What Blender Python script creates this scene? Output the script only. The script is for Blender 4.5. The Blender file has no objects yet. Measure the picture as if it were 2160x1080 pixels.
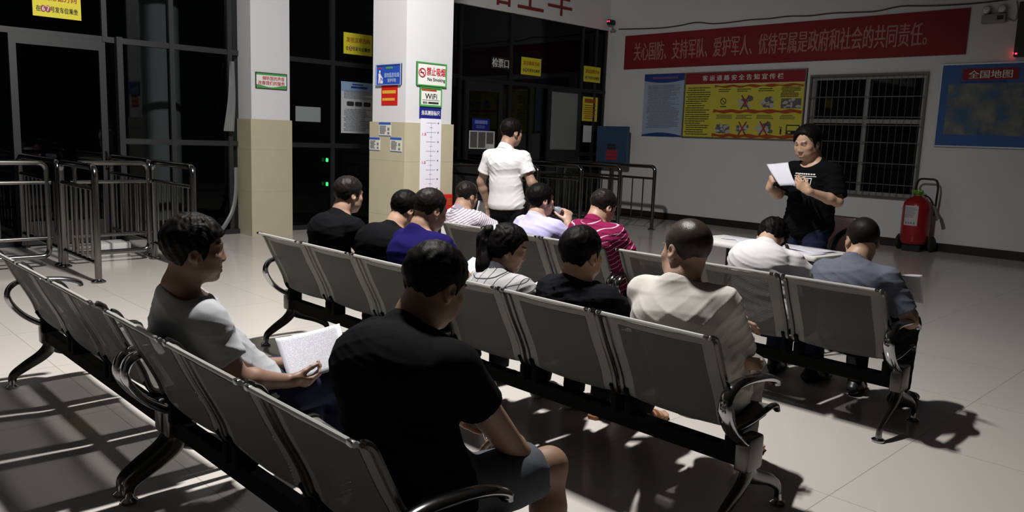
import bpy, math, random
import numpy as np
from mathutils import Matrix, Vector
random.seed(7)
rng = np.random.default_rng(7)
S = bpy.context.scene
COL = S.collection
PI = math.pi

# ------------------------------------------------------------------ camera, light, exposure
cam_d = bpy.data.cameras.new('camera')
cam = bpy.data.objects.new('camera', cam_d)
COL.objects.link(cam)
cam_d.sensor_width = 36.0
cam_d.lens = 28.0                      # 1680 px on a 2160 px frame
cam_d.clip_start = 0.05
AX = [(0.69511617, 0.12983533, -0.70707588),
      (0.71803458, -0.077215, 0.69171106),
      (0.03521167, -0.98852447, -0.14689965)]   # rows: world axes in (right, down, forward)
m = Matrix.Identity(4)
for r in range(3):
    m[r][0] = AX[r][0]; m[r][1] = -AX[r][1]; m[r][2] = -AX[r][2]
m[0][3], m[1][3], m[2][3] = 0, 0, 1.5
cam.matrix_world = m
S.camera = cam

world = bpy.data.worlds.new('night')
S.world = world
world.use_nodes = True
bg = world.node_tree.nodes['Background']
bg.inputs[0].default_value = (0.55, 0.62, 0.8, 1)
bg.inputs[1].default_value = 0.004

LAMP = (-3.5, 2.75, 5.2)
def area(name, loc, sx, sy, power, col=(1, .97, .93)):
    d = bpy.data.lights.new(name, 'AREA')
    d.shape = 'RECTANGLE'; d.size = sx; d.size_y = sy
    d.energy = power; d.color = col
    o = bpy.data.objects.new(name, d)
    COL.objects.link(o); o.location = loc
    return o
hl = area('hall_lamp', LAMP, .42, .16, 610)
hl.rotation_euler = Vector((-.52, -.16, -.83)).to_track_quat('-Z', 'Y').to_euler()

S.view_settings.view_transform = 'Standard'
S.view_settings.look = 'None'
S.view_settings.exposure = 0.0
S.view_settings.gamma = 1.0
S.view_settings.use_curve_mapping = False
S.cycles.max_bounces = 8
S.cycles.diffuse_bounces = 3
S.cycles.transparent_max_bounces = 24
S.cycles.sample_clamp_indirect = 4.0

# ------------------------------------------------------------------ materials
def principled(name, col, rough=.6, metal=0., spec=.5, bump=None, var=0., var_scale=8., coat=0.):
    mt = bpy.data.materials.new(name); mt.use_nodes = True
    nt = mt.node_tree; b = nt.nodes['Principled BSDF']
    b.inputs['Base Color'].default_value = (*col, 1)
    b.inputs['Roughness'].default_value = rough
    b.inputs['Metallic'].default_value = metal
    b.inputs['Specular IOR Level'].default_value = spec
    if coat: b.inputs['Coat Weight'].default_value = coat
    tc = nt.nodes.new('ShaderNodeTexCoord')
    if var:
        n = nt.nodes.new('ShaderNodeTexNoise'); n.inputs['Scale'].default_value = var_scale
        n.inputs['Detail'].default_value = 4
        nt.links.new(tc.outputs['Object'], n.inputs['Vector'])
        mx = nt.nodes.new('ShaderNodeMix'); mx.data_type = 'RGBA'
        mx.inputs[6].default_value = (*[c * (1 - var) for c in col], 1)
        mx.inputs[7].default_value = (*[min(1, c * (1 + var)) for c in col], 1)
        nt.links.new(n.outputs['Fac'], mx.inputs[0])
        nt.links.new(mx.outputs[2], b.inputs['Base Color'])
    if bump:
        sc, st, di = bump
        n = nt.nodes.new('ShaderNodeTexNoise'); n.inputs['Scale'].default_value = sc
        n.inputs['Detail'].default_value = 3
        nt.links.new(tc.outputs['Object'], n.inputs['Vector'])
        bp = nt.nodes.new('ShaderNodeBump'); bp.inputs['Strength'].default_value = st
        bp.inputs['Distance'].default_value = di
        nt.links.new(n.outputs['Fac'], bp.inputs['Height'])
        nt.links.new(bp.outputs[0], b.inputs['Normal'])
    return mt

def emission(name, col, strength):
    mt = bpy.data.materials.new(name); mt.use_nodes = True
    nt = mt.node_tree
    b = nt.nodes['Principled BSDF']
    b.inputs['Base Color'].default_value = (*[c * .3 for c in col], 1)
    b.inputs['Emission Color'].default_value = (*col, 1)
    b.inputs['Emission Strength'].default_value = strength
    return mt

M = {}
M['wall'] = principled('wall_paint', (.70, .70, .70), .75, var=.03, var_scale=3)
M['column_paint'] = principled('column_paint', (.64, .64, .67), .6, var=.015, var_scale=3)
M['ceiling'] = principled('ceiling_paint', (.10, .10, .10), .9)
M['tan_tile'] = principled('tan_tile', (.46, .42, .30), .3, var=.06, var_scale=5)
M['grout_dark'] = principled('skirting_tile', (.020, .018, .016), .35)
M['alu'] = principled('dark_aluminium', (.013, .014, .016), .5, metal=.1)
M['chrome'] = principled('chrome', (.36, .36, .37), .12, metal=1.)
M['steel'] = principled('brushed_steel', (.23, .225, .215), .17, metal=1.)
M['cast'] = principled('cast_dark_metal', (.09, .085, .078), .28, metal=.9)
M['beam'] = principled('black_beam', (.005, .005, .005), .8, spec=.06)
M['rail'] = principled('dark_side_rail', (.06, .058, .054), .25, metal=.8)
M['border'] = principled('grey_enamel', (.132, .130, .119), .5, metal=.2, spec=.3)
M['lip'] = principled('pale_edge_enamel', (.36, .36, .34), .45)
M['white_plastic'] = principled('white_plastic', (.74, .74, .73), .45)
M['paper'] = principled('paper', (.64, .645, .72), .8, var=.02, var_scale=30)
M['black_plastic'] = principled('black_plastic', (.012, .012, .013), .4)
M['leather'] = principled('maroon_leather', (.022, .006, .007), .38, bump=(60, .2, .004))
M['red_paint'] = principled('red_paint', (.30, .012, .016), .3, var=.08)
M['red_bright'] = principled('red_sign_paint', (.55, .015, .015), .4)
M['board_red'] = principled('banner_red', (.21, .008, .016), .7, var=.06, var_scale=2)
M['pink_text'] = principled('faded_pink_print', (.42, .20, .20), .7, var=.15, var_scale=6)
M['yellow'] = principled('yellow_print', (.72, .64, .03), .6)
M['yellow_board'] = principled('yellow_board_print', (.62, .56, .06), .6, var=.04)
M['white_print'] = principled('white_print', (.78, .78, .76), .7)
M['black_print'] = principled('black_print', (.02, .02, .02), .7)
M['red_print'] = principled('red_print', (.50, .012, .03), .7)
M['dim_red'] = principled('dim_red_print', (.25, .010, .018), .7)
M['brown_red_print'] = principled('brown_red_print', (.36, .06, .01), .7)
M['blue_sign'] = principled('blue_sign_print', (.02, .07, .42), .5)
M['navy_print'] = principled('navy_print', (.012, .015, .21), .5)
M['map_blue'] = principled('map_blue', (.012, .085, .30), .5)
M['pale_blue'] = principled('pale_blue_print', (.36, .45, .60), .6, var=.08, var_scale=2)
M['grey_print'] = principled('grey_print', (.16, .18, .22), .7)
M['green_sign'] = principled('green_sign_print', (.06, .33, .08), .5)
M['pale_print'] = principled('pale_poster_paper', (.62, .66, .70), .7, var=.03)
M['orange_print'] = principled('orange_print', (.36, .06, .012), .6)
M['gold_print'] = principled('gold_print', (.70, .36, .03), .6)
M['blue_cab'] = principled('blue_enamel', (.035, .075, .14), .5)
M['glow_red'] = emission('red_led', (1, .02, .05), 6)
M['glow_green'] = emission('green_led_and_reflection', (.02, 1, .12), 2.2)
M['rubber'] = principled('rubber', (.015, .015, .015), .8)
M['asphalt'] = principled('asphalt', (.03, .03, .03), .9)
M['seal'] = principled('clear_strip', (.13, .135, .135), .4)

def mat_floor():
    mt = bpy.data.materials.new('polished_floor_tile'); mt.use_nodes = True
    nt = mt.node_tree; b = nt.nodes['Principled BSDF']; L = nt.links.new
    tc = nt.nodes.new('ShaderNodeTexCoord')
    mp = nt.nodes.new('ShaderNodeMapping')
    mp.inputs['Location'].default_value = (1.365, -3.33, 0)
    L(tc.outputs['Object'], mp.inputs['Vector'])
    br = nt.nodes.new('ShaderNodeTexBrick')
    br.offset = 0; br.squash = 1
    br.inputs['Scale'].default_value = 1.0
    br.inputs['Brick Width'].default_value = 1.0
    br.inputs['Row Height'].default_value = 1.0
    br.inputs['Mortar Size'].default_value = .0022
    br.inputs['Mortar Smooth'].default_value = .2
    br.inputs['Color1'].default_value = (.545, .515, .480, 1)
    br.inputs['Color2'].default_value = (.525, .497, .465, 1)
    br.inputs['Mortar'].default_value = (.30, .28, .25, 1)
    L(mp.outputs[0], br.inputs['Vector'])
    n = nt.nodes.new('ShaderNodeTexNoise'); n.inputs['Scale'].default_value = 1.3; n.inputs['Detail'].default_value = 5
    L(tc.outputs['Object'], n.inputs['Vector'])
    mx = nt.nodes.new('ShaderNodeMix'); mx.data_type = 'RGBA'; mx.blend_type = 'MULTIPLY'
    mx.inputs[0].default_value = .25
    L(br.outputs['Color'], mx.inputs[6]); L(n.outputs['Color'], mx.inputs[7])
    rr = nt.nodes.new('ShaderNodeValToRGB')
    rr.color_ramp.elements[0].color = (.82, .82, .82, 1); rr.color_ramp.elements[1].color = (1, 1, 1, 1)
    L(n.outputs['Fac'], rr.inputs[0]); L(rr.outputs[0], mx.inputs[7])
    L(mx.outputs[2], b.inputs['Base Color'])
    b.inputs['Roughness'].default_value = .16
    b.inputs['Specular IOR Level'].default_value = .38
    return mt
M['floor'] = mat_floor()

def mat_glass(name, tint=(.55, .58, .58), refl=.08):
    mt = bpy.data.materials.new(name); mt.use_nodes = True
    nt = mt.node_tree; nt.nodes.remove(nt.nodes['Principled BSDF']); L = nt.links.new
    out = nt.nodes['Material Output']
    t = nt.nodes.new('ShaderNodeBsdfTransparent'); t.inputs[0].default_value = (*tint, 1)
    g = nt.nodes.new('ShaderNodeBsdfGlossy'); g.inputs['Roughness'].default_value = .03
    g.inputs[0].default_value = (.5, .5, .5, 1)
    fr = nt.nodes.new('ShaderNodeFresnel'); fr.inputs[0].default_value = 1.38
    mx = nt.nodes.new('ShaderNodeMixShader')
    L(fr.outputs[0], mx.inputs[0]); L(t.outputs[0], mx.inputs[1]); L(g.outputs[0], mx.inputs[2])
    L(mx.outputs[0], out.inputs[0])
    return mt
M['glass'] = mat_glass('window_glass')
M['bottle'] = principled('clear_plastic', (.62, .64, .80), .12)
M['bottle'].node_tree.nodes['Principled BSDF'].inputs['Alpha'].default_value = .30

def mat_perforated():
    """steel sheet punched with staggered round holes (UV in metres)"""
    mt = bpy.data.materials.new('perforated_steel_sheet'); mt.use_nodes = True
    nt = mt.node_tree; L = nt.links.new
    b = nt.nodes['Principled BSDF']; out = nt.nodes['Material Output']
    b.inputs['Base Color'].default_value = (.070, .069, .062, 1)
    b.inputs['Roughness'].default_value = .6; b.inputs['Specular IOR Level'].default_value = .2
    uv = nt.nodes.new('ShaderNodeUVMap')
    def holes(off):
        mp = nt.nodes.new('ShaderNodeMapping'); mp.vector_type = 'POINT'
        mp.inputs['Scale'].default_value = (1 / .0072, 1 / .0125, 1)
        mp.inputs['Location'].default_value = (off, off, 0)
        L(uv.outputs[0], mp.inputs[0])
        f = nt.nodes.new('ShaderNodeVectorMath'); f.operation = 'FRACTION'; L(mp.outputs[0], f.inputs[0])
        s = nt.nodes.new('ShaderNodeVectorMath'); s.operation = 'SUBTRACT'; L(f.outputs[0], s.inputs[0]); s.inputs[1].default_value = (.5, .5, 0)
        q = nt.nodes.new('ShaderNodeVectorMath'); q.operation = 'MULTIPLY'; L(s.outputs[0], q.inputs[0]); q.inputs[1].default_value = (.0072, .0125, 0)
        l = nt.nodes.new('ShaderNodeVectorMath'); l.operation = 'LENGTH'; L(q.outputs[0], l.inputs[0])
        c = nt.nodes.new('ShaderNodeMath'); c.operation = 'LESS_THAN'; L(l.outputs['Value'], c.inputs[0]); c.inputs[1].default_value = .0017
        return c
    a, c = holes(0), holes(.5)
    mxm = nt.nodes.new('ShaderNodeMath'); mxm.operation = 'MAXIMUM'
    L(a.outputs[0], mxm.inputs[0]); L(c.outputs[0], mxm.inputs[1])
    t = nt.nodes.new('ShaderNodeBsdfTransparent')
    mx = nt.nodes.new('ShaderNodeMixShader')
    L(mxm.outputs[0], mx.inputs[0]); L(b.outputs[0], mx.inputs[1]); L(t.outputs[0], mx.inputs[2])
    L(mx.outputs[0], out.inputs[0])
    return mt
M['perf'] = mat_perforated()

# ------------------------------------------------------------------ mesh helpers
class MB:
    def __init__(self): self.v = []; self.f = []; self.uv = None
    def add(self, v, f):
        o = len(self.v); self.v += [tuple(p) for p in v]; self.f += [tuple(i + o for i in q) for q in f]
    def box(self, x0, x1, y0, y1, z0, z1, mat=None, b=0.0):
        if b:
            return self.bbox(x0, x1, y0, y1, z0, z1, b, mat)
        p = [Vector((x, y, z)) for z in (z0, z1) for y in (y0, y1) for x in (x0, x1)]
        if mat is not None: p = [mat @ q for q in p]
        self.add(p, [(0, 2, 3, 1), (4, 5, 7, 6), (0, 1, 5, 4), (2, 6, 7, 3), (0, 4, 6, 2), (1, 3, 7, 5)])
    def bbox(self, x0, x1, y0, y1, z0, z1, b, mat=None):
        """box with rounded vertical edges and chamfered top and bottom"""
        def ring(z, ins):
            pts = []
            bx0, bx1, by0, by1 = x0 + ins, x1 - ins, y0 + ins, y1 - ins
            r = max(b - ins * .3, b * .5)
            for cx, cy, a0 in ((bx1 - r, by1 - r, 0), (bx0 + r, by1 - r, 90), (bx0 + r, by0 + r, 180), (bx1 - r, by0 + r, 270)):
                for k in range(4):
                    a = math.radians(a0 + k * 30)
                    pts.append(Vector((cx + r * math.cos(a), cy + r * math.sin(a), z)))
            return pts
        c = min(b, (z1 - z0) * .45)
        rings = [ring(z0, c * .7), ring(z0 + c * .3, c * .2), ring(z0 + c, 0), ring(z1 - c, 0), ring(z1 - c * .3, c * .2), ring(z1, c * .7)]
        n = len(rings[0]); V = [p for r_ in rings for p in r_]
        if mat is not None: V = [mat @ q for q in V]
        F = []
        for i in range(len(rings) - 1):
            for j in range(n):
                F.append((i * n + j, i * n + (j + 1) % n, (i + 1) * n + (j + 1) % n, (i + 1) * n + j))
        F.append(tuple(range(n - 1, -1, -1))); F.append(tuple((len(rings) - 1) * n + j for j in range(n)))
        self.add(V, F)
    def tube(self, pts, r, seg=10, sx=1., sy=1., cap=True, closed=False, up=None):
        pts = [Vector(p) for p in pts]; n = len(pts)
        rr = r if isinstance(r, (list, tuple)) else [r] * n
        V = []; prev = None
        for i, p in enumerate(pts):
            a = pts[(i - 1) % n] if (closed or i > 0) else p
            c = pts[(i + 1) % n] if (closed or i < n - 1) else p
            t = (c - a).normalized()
            if up is not None:
                u = Vector(up)
                u = (u - t * u.dot(t)).normalized()
            elif prev is None:
                u = Vector((0, 0, 1)) if abs(t.z) < .9 else Vector((1, 0, 0))
                u = (u - t * u.dot(t)).normalized()
            else:
                u = (prev - t * prev.dot(t)).normalized()
            prev = u; w = t.cross(u)
            for k in range(seg):
                q = 2 * PI * k / seg
                V.append(p + u * (math.cos(q) * rr[i] * sx) + w * (math.sin(q) * rr[i] * sy))
        F = []
        for i in range(n if closed else n - 1):
            j = (i + 1) % n
            for k in range(seg):
                k2 = (k + 1) % seg
                F.append((i * seg + k, i * seg + k2, j * seg + k2, j * seg + k))
        if cap and not closed:
            F.append(tuple(range(seg - 1, -1, -1))); F.append(tuple((n - 1) * seg + k for k in range(seg)))
        self.add(V, F)
    def lathe(self, prof, c=(0, 0, 0), seg=24, mat=None):
        V = []; n = len(prof)
        for r, z in prof:
            for k in range(seg):
                a = 2 * PI * k / seg
                V.append(Vector((c[0] + r * math.cos(a), c[1] + r * math.sin(a), c[2] + z)))
        if mat is not None: V = [mat @ q for q in V]
        F = []
        for i in range(n - 1):
            for k in range(seg):
                k2 = (k + 1) % seg
                F.append((i * seg + k, i * seg + k2, (i + 1) * seg + k2, (i + 1) * seg + k))
        F.append(tuple(range(seg - 1, -1, -1))); F.append(tuple((n - 1) * seg + k for k in range(seg)))
        self.add(V, F)
    def prism(self, poly, z0, z1):
        n = len(poly)
        self.add([(x, y, z0) for x, y in poly] + [(x, y, z1) for x, y in poly],
                 [tuple(range(n - 1, -1, -1)), tuple(range(n, 2 * n))] + [(i, (i + 1) % n, n + (i + 1) % n, n + i) for i in range(n)])
    def mesh(self, name, mats, smooth=False):
        me = bpy.data.meshes.new(name)
        me.from_pydata([tuple(p) for p in self.v], [], self.f)
        for mt in (mats if isinstance(mats, (list, tuple)) else [mats]): me.materials.append(mt)
        if smooth:
            me.polygons.foreach_set('use_smooth', [True] * len(me.polygons))
            try: me.set_sharp_from_angle(angle=math.radians(40))
            except Exception: pass
        me.update()
        return me
    def build(self, name, mat, parent=None, smooth=False, loc=None):
        o = bpy.data.objects.new(name, self.mesh(name, mat, smooth)); COL.objects.link(o)
        if parent is not None: o.parent = parent
        if loc is not None: o.location = loc
        return o

def tag(o, label=None, cat=None, group=None, kind=None):
    if label: o['label'] = label
    if cat: o['category'] = cat
    if group: o['group'] = group
    if kind: o['kind'] = kind
    return o
def empty(name, loc, rz=0.):
    o = bpy.data.objects.new(name, None); o.empty_display_size = .1
    COL.objects.link(o); o.location = loc; o.rotation_euler = (0, 0, rz)
    return o
def copy_tree(o, parent=None):
    c = o.copy(); COL.objects.link(c)
    if parent is not None: c.parent = parent
    for ch in list(o.children): copy_tree(ch, c)
    return c
def arc_path(pts, rad, n=6):
    """polyline with rounded corners"""
    pts = [Vector(p) for p in pts]; out = [pts[0]]
    for i in range(1, len(pts) - 1):
        a, b, c = pts[i - 1], pts[i], pts[i + 1]
        d1 = (a - b).normalized(); d2 = (c - b).normalized()
        r = min(rad, (a - b).length * .48, (c - b).length * .48)
        p0, p1 = b + d1 * r, b + d2 * r
        for k in range(n + 1):
            t = k / n
            out.append(p0 * (1 - t) ** 2 + b * 2 * t * (1 - t) + p1 * t * t)
    out.append(pts[-1])
    return out
def smooth_path(pts, n=6):
    """Catmull-Rom"""
    P = [Vector(p) for p in pts]; P = [P[0] * 2 - P[1]] + P + [P[-1] * 2 - P[-2]]
    out = []
    for i in range(1, len(P) - 2):
        for k in range(n):
            t = k / n
            a, b, c, d = P[i - 1], P[i], P[i + 1], P[i + 2]
            out.append(.5 * ((2 * b) + (c - a) * t + (2 * a - 5 * b + 4 * c - d) * t * t + (3 * b - a - 3 * c + d) * t ** 3))
    out.append(P[-2])
    return out

_font_cache = {}
_depth = {}
def text_mesh(txt):
    """lettering as flat faces, centred, unit height of its own box -> (verts, faces, width/height)"""
    if txt in _font_cache: return _font_cache[txt]
    cu = bpy.data.curves.new('lettering', 'FONT'); cu.body = txt; cu.resolution_u = 2
    cu.offset = 0
    ob = bpy.data.objects.new('lettering_source', cu); COL.objects.link(ob)
    dg = bpy.context.evaluated_depsgraph_get(); dg.update()
    me = bpy.data.meshes.new_from_object(ob.evaluated_get(dg))
    V = np.array([v.co[:] for v in me.vertices]); F = [tuple(p.vertices) for p in me.polygons]
    COL.objects.unlink(ob); bpy.data.objects.remove(ob); bpy.data.curves.remove(cu); bpy.data.meshes.remove(me)
    if len(V):
        lo, hi = V.min(0), V.max(0); V = V - (lo + hi) / 2
        _font_cache[txt] = (V, F, hi[0] - lo[0], hi[1] - lo[1])
    else: _font_cache[txt] = (np.zeros((0, 3)), [], 1, 1)
    return _font_cache[txt]
def put_text(mb, txt, cx, cy, w, h, z=.004, bold=.022):
    V, F, tw, th = text_mesh(txt)
    if not len(V): return
    for i, dx in enumerate((-bold, 0, bold) if bold else (0,)):           # heavy strokes: the same letters laid side by side
        mb.add([(cx + p[0] / tw * w + dx * h, cy + p[1] / th * h, z + i * .0003) for p in V], F)
def text_lines(mb, x0, x1, y0, y1, n, fill=.45, z=.003, jag=.35, words=True):
    """rows of small printed marks standing for print too fine to read"""
    st = (y1 - y0) / n
    for i in range(n):
        y = y1 - (i + .5) * st; h = st * fill
        xe = x1 - (x1 - x0) * jag * random.random() ** 2
        x = x0 + (random.random() < .25) * (x1 - x0) * .06
        while x < xe:
            w = (x1 - x0) * random.uniform(.04, .16) if words else xe - x
            mb.box(x, min(x + w, xe), y - h / 2, y + h / 2, z - .002, z)
            x += w + (x1 - x0) * .012

def face_matrix(face, plane, u, z):
    """local x = to the right as seen, y = up, z = out of the wall"""
    if face == '+x': c = [(0, 1, 0), (0, 0, 1), (1, 0, 0)]; loc = (plane, u, z)
    elif face == '-y': c = [(1, 0, 0), (0, 0, 1), (0, -1, 0)]; loc = (u, plane, z)
    mm = Matrix.Identity(4)
    for j in range(3):
        for i in range(3): mm[i][j] = c[j][i]
    mm.translation = loc
    return mm
def board(name, face, plane, u0, u1, z0, z1, mat, label, cat, group=None, depth=.008, frame=None, fw=.02, rot=0):
    w, h = u1 - u0, z1 - z0
    mb = MB(); mb.box(0, w, 0, h, 0, depth)
    o = mb.build(name, mat)
    o.matrix_world = face_matrix(face, plane, u0, z0) @ Matrix.Rotation(rot, 4, 'Z')
    tag(o, label, cat, group)
    if frame is not None:
        f = MB()
        for a in ((0, w, 0, fw), (0, w, h - fw, h), (0, fw, fw, h - fw), (w - fw, w, fw, h - fw)):
            f.box(a[0], a[1], a[2], a[3], 0, depth + .008)
        f.build('frame', frame, o)
    _depth[o.name] = depth
    return o
def sub(o, name, mat, fn):
    mb = MB(); fn(mb)
    c = mb.build(name, mat, o); c.location = (0, 0, _depth[o.name])
    return c
# ------------------------------------------------------------------ room shell
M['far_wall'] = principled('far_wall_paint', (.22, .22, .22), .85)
def struct(name, mb, mat, smooth=False):
    o = mb.build(name, mat, None, smooth); o['kind'] = 'structure'; return o
WX, WY = -10.9, 13.2
mb = MB(); mb.box(-11.15, 11, -9, WY + .2, -.1, 0); struct('floor', mb, M['floor'])
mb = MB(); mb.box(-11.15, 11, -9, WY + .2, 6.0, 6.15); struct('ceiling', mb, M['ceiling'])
mb = MB()
wx0, wx1, wz0, wz1 = -6.37, -4.55, .78, 2.69
mb.box(-11.15, wx0, WY, WY + .2, 0, 6.0); mb.box(wx1, 11, WY, WY + .2, 0, 6.0)
mb.box(wx0, wx1, WY, WY + .2, 0, wz0); mb.box(wx0, wx1, WY, WY + .2, wz1, 6.0)
struct('wall_back', mb, M['wall'])
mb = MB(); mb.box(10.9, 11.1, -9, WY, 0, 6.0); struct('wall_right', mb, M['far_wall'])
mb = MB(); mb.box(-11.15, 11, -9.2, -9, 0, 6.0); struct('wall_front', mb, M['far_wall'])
mb = MB(); mb.box(WX - .25, WX + .06, -9, WY, 3.75, 6.0); struct('wall_left', mb, M['wall'])
mb = MB(); mb.box(-10.85, 10.9, WY - .015, WY, 0, .13); struct('baseboard_back', mb, M['grout_dark'])
mb = MB(); mb.box(-18, -11.15, -6, 17, -.14, -.04); struct('ground', mb, M['asphalt'])

def column(x0, x1, y0, y1, zt):
    mb = MB(); mb.box(x0, x1, y0, y1, 0, 6.0); o = mb.build('column', M['column_paint']); o['kind'] = 'structure'
    t = MB(); e = .022
    t.box(x0 - e, x1 + e, y0 - e, y1 + e, 0, zt)
    t.build('tile_cladding', M['tan_tile'], o)
    s = MB()
    for z in (.62, 1.21):                                   # tile joints
        s.box(x0 - e - .0008, x1 + e + .0008, y0 - e - .0008, y1 + e + .0008, z, z + .003)
    s.build('tile_joint', principled('tile_joint', (.36, .33, .25), .6), o)
    return o
column(-11.1, -10.5, 5.16, 5.74, 1.63)
column(-7.45, -6.85, 5.07, 5.69, 1.62)
mb = MB(); mb.lathe([(.30, 0), (.30, 5.2)], (-13.2, 4.95, 0), 24); o = struct('outside_pillar', mb, M['column_paint'], True)

# curtain wall of dark aluminium and glass
def glazed(n, y0, y1, verts, horiz, doors=()):
    f = MB(); w = .06
    for y, za, zb in verts: f.box(WX - .06, WX + .04, y - w / 2, y + w / 2, za, zb)
    for z, ya, yb in horiz: f.box(WX - .05, WX + .03, ya, yb, z - .035, z + .035)
    f.box(WX - .06, WX + .05, y0, y1, 0, .07)
    o = f.build('window_%d' % n, M['alu']); o['kind'] = 'structure'
    g = MB(); g.box(WX - .004, WX + .004, y0, y1, .07, 3.75); g.build('pane', M['glass'], o)
    return o
glazed(1, -9, 5.16, [(5.03, 0, 3.75), (4.24, 0, 3.75), (3.42, 2.5, 3.75), (2.2, 2.5, 3.75), (1.0, 0, 3.75), (-.6, 0, 3.75), (-2.2, 0, 3.75), (-4, 0, 3.75), (-6, 0, 3.75), (-8, 0, 3.75)],
       [(2.53, -9, 5.16), (1.28, 3.6, 5.16), (1.28, -9, 1.0)])
glazed(2, 5.74, 9.25, [(5.8, 0, 3.75), (6.67, 0, 3.75), (7.6, 0, 3.75), (8.5, 0, 3.75), (9.22, 0, 3.75)],
       [(2.53, 5.74, 9.25), (1.28, 5.74, 9.25)])
glazed(3, 9.25, 13.2, [(10.22, 0, 2.5), (10.44, 0, 3.75), (12.42, 0, 3.75), (12.84, 0, 3.75), (13.14, 0, 3.75), (11.0, 0, 2.5)],
       [(2.5, 9.25, 13.2), (1.22, 12.42, 13.2)])
def leaf(n, y0, y1, z1, gz0, gz1, x=WX + .05, glass='glass'):
    f = MB(); w = .075
    f.box(x, x + .05, y0, y0 + w, .02, z1); f.box(x, x + .05, y1 - w, y1, .02, z1)
    f.box(x, x + .05, y0 + w, y1 - w, .02, gz0); f.box(x, x + .05, y0 + w, y1 - w, gz1, z1)
    o = f.build('door_%d' % n, M['alu']); o['kind'] = 'structure'
    g = MB(); g.box(x + .02, x + .03, y0 + w, y1 - w, gz0, gz1); g.build('pane', M[glass], o)
    h = MB(); yh = y1 - .04
    h.tube(arc_path([(x + .05, yh, .95), (x + .10, yh, .95), (x + .10, yh, 1.15), (x + .05, yh, 1.15)], .02), .01, 8)
    h.build('handle', M['steel'], o, True)
    return o
leaf(1, 9.3, 10.18, 2.46, .5, 2.3)
M['frosted'] = principled('frosted_film', (.20, .21, .21), .35)
leaf(2, 11.42, 12.36, 2.5, 1.3, 2.42, glass='frosted')
leaf(3, 2.36, 3.4, 2.49, .3, 2.38)
mb = MB(); mb.box(WX + .02, WX + .12, 3.53, 3.60, 0, 2.57); o = struct('trim_1', mb, M['alu'])

# barred window in the back wall
f = MB(); gw = .055
M['win_frame'] = principled('grey_window_frame', (.27, .27, .265), .45, metal=.3)
for a in ((wx0, wx1, wz0, wz0 + gw, 0), (wx0, wx1, wz1 - gw, wz1, 0), (wx0, wx0 + gw, wz0 + gw, wz1 - gw, 0), (wx1 - gw, wx1, wz0 + gw, wz1 - gw, 0),
          (-5.49, -5.42, wz0 + gw, wz1 - gw, .004), (wx0 + gw, wx1 - gw, 1.93, 2.0, .008)):
    f.box(a[0], a[1], WY + .03 + a[4], WY + .10, a[2], a[3])
w4 = f.build('window_4', M['win_frame']); w4['kind'] = 'structure'
g = MB(); g.box(wx0, wx1, WY + .075, WY + .081, wz0, wz1); g.build('pane', M['glass'], w4)
g = MB(); g.box(wx0, wx1, WY + .2, WY + .22, wz0, wz1); g.build('shutter_board', principled('night_backing', (.05, .052, .05), .8), w4)
M['bar'] = principled('grille_bar', (.13, .13, .13), .35, metal=.6)
gr = MB(); gr.box(wx0 - .03, wx1 + .03, WY - .05, WY - .02, wz0 - .03, wz0 + .005); gr.box(wx0 - .03, wx1 + .03, WY - .05, WY - .02, wz1 - .005, wz1 + .03)
gr.box(wx0 - .03, wx0, WY - .05, WY - .0, wz0 + .005, wz1 - .005); gr.box(wx1, wx1 + .03, WY - .05, WY - .0, wz0 + .005, wz1 - .005)
grille = gr.build('security_grille', M['bar'])
tag(grille, 'grey steel security grille of thin upright bars over the back wall window', 'grille')
for k in range(17):
    x = wx0 + (k + .5) * (wx1 - wx0) / 17
    b_ = MB(); b_.tube([(x, WY - .035, wz0), (x, WY - .035, wz1)], .0042, 8); b_.build('upright_bar', M['bar'], grille, True)
for z in (.97, 1.30, 1.63, 1.90, 2.03, 2.35):
    b_ = MB(); b_.box(wx0, wx1, WY - .05, WY - .045, z - .007, z + .007); b_.build('cross_bar', M['bar'], grille)

# ------------------------------------------------------------------ things on the back wall
ban = board('banner', '-y', WY - .012, -10.41, -4.05, 2.955, 3.62, M['board_red'],
            'long faded red cloth banner with pink Chinese slogan high on the back wall', 'banner', depth=.006)
sub(ban, 'lettering', M['pink_text'], lambda q: put_text(q, '关心国防、支持军队、爱护军人、优待军属是政府和社会的共同责任。', 3.02, .335, 5.55, .36, .004, .012))

nb = board('notice_board', '-y', WY, -8.9, -6.47, 1.62, 2.84, M['yellow_board'],
           'red and yellow safety notice board with picture panels and red crosses', 'notice board', depth=.03, frame=principled('board_frame', (.20, .17, .15), .4, metal=.4), fw=.022)
def _nb_red(q):
    q.box(.02, 2.41, 1.0, 1.2, 0, .003)
    for yb in (.93, .47, .03):
        n = 40
        lo = [yb + .012 * math.sin(i * .9) for i in range(n + 1)]
        hi = [yb + (.055 if yb < .9 else .035) + .012 * math.sin(i * .7 + 2) for i in range(n + 1)]
        for i in range(n):
            x0 = .66 + i * 1.73 / n; x1 = .66 + (i + 1) * 1.73 / n
            q.add([(x0, lo[i], .002), (x1, lo[i + 1], .002), (x1, hi[i + 1], .002), (x0, hi[i], .002)], [(0, 1, 2, 3)])
sub(nb, 'red_band', M['orange_print'], lambda q: _nb_red(q))
sub(nb, 'heading_panel', M['dim_red'], lambda q: q.box(.02, 2.41, 1.0, 1.2, .001, .005))
sub(nb, 'heading', M['white_print'], lambda q: (put_text(q, '客 运 道 路 安 全 告 知 宣 传 栏', 1.2, 1.105, 1.62, .10, .008), q.box(.02, 2.41, .985, .992, 0, .006)))
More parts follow.
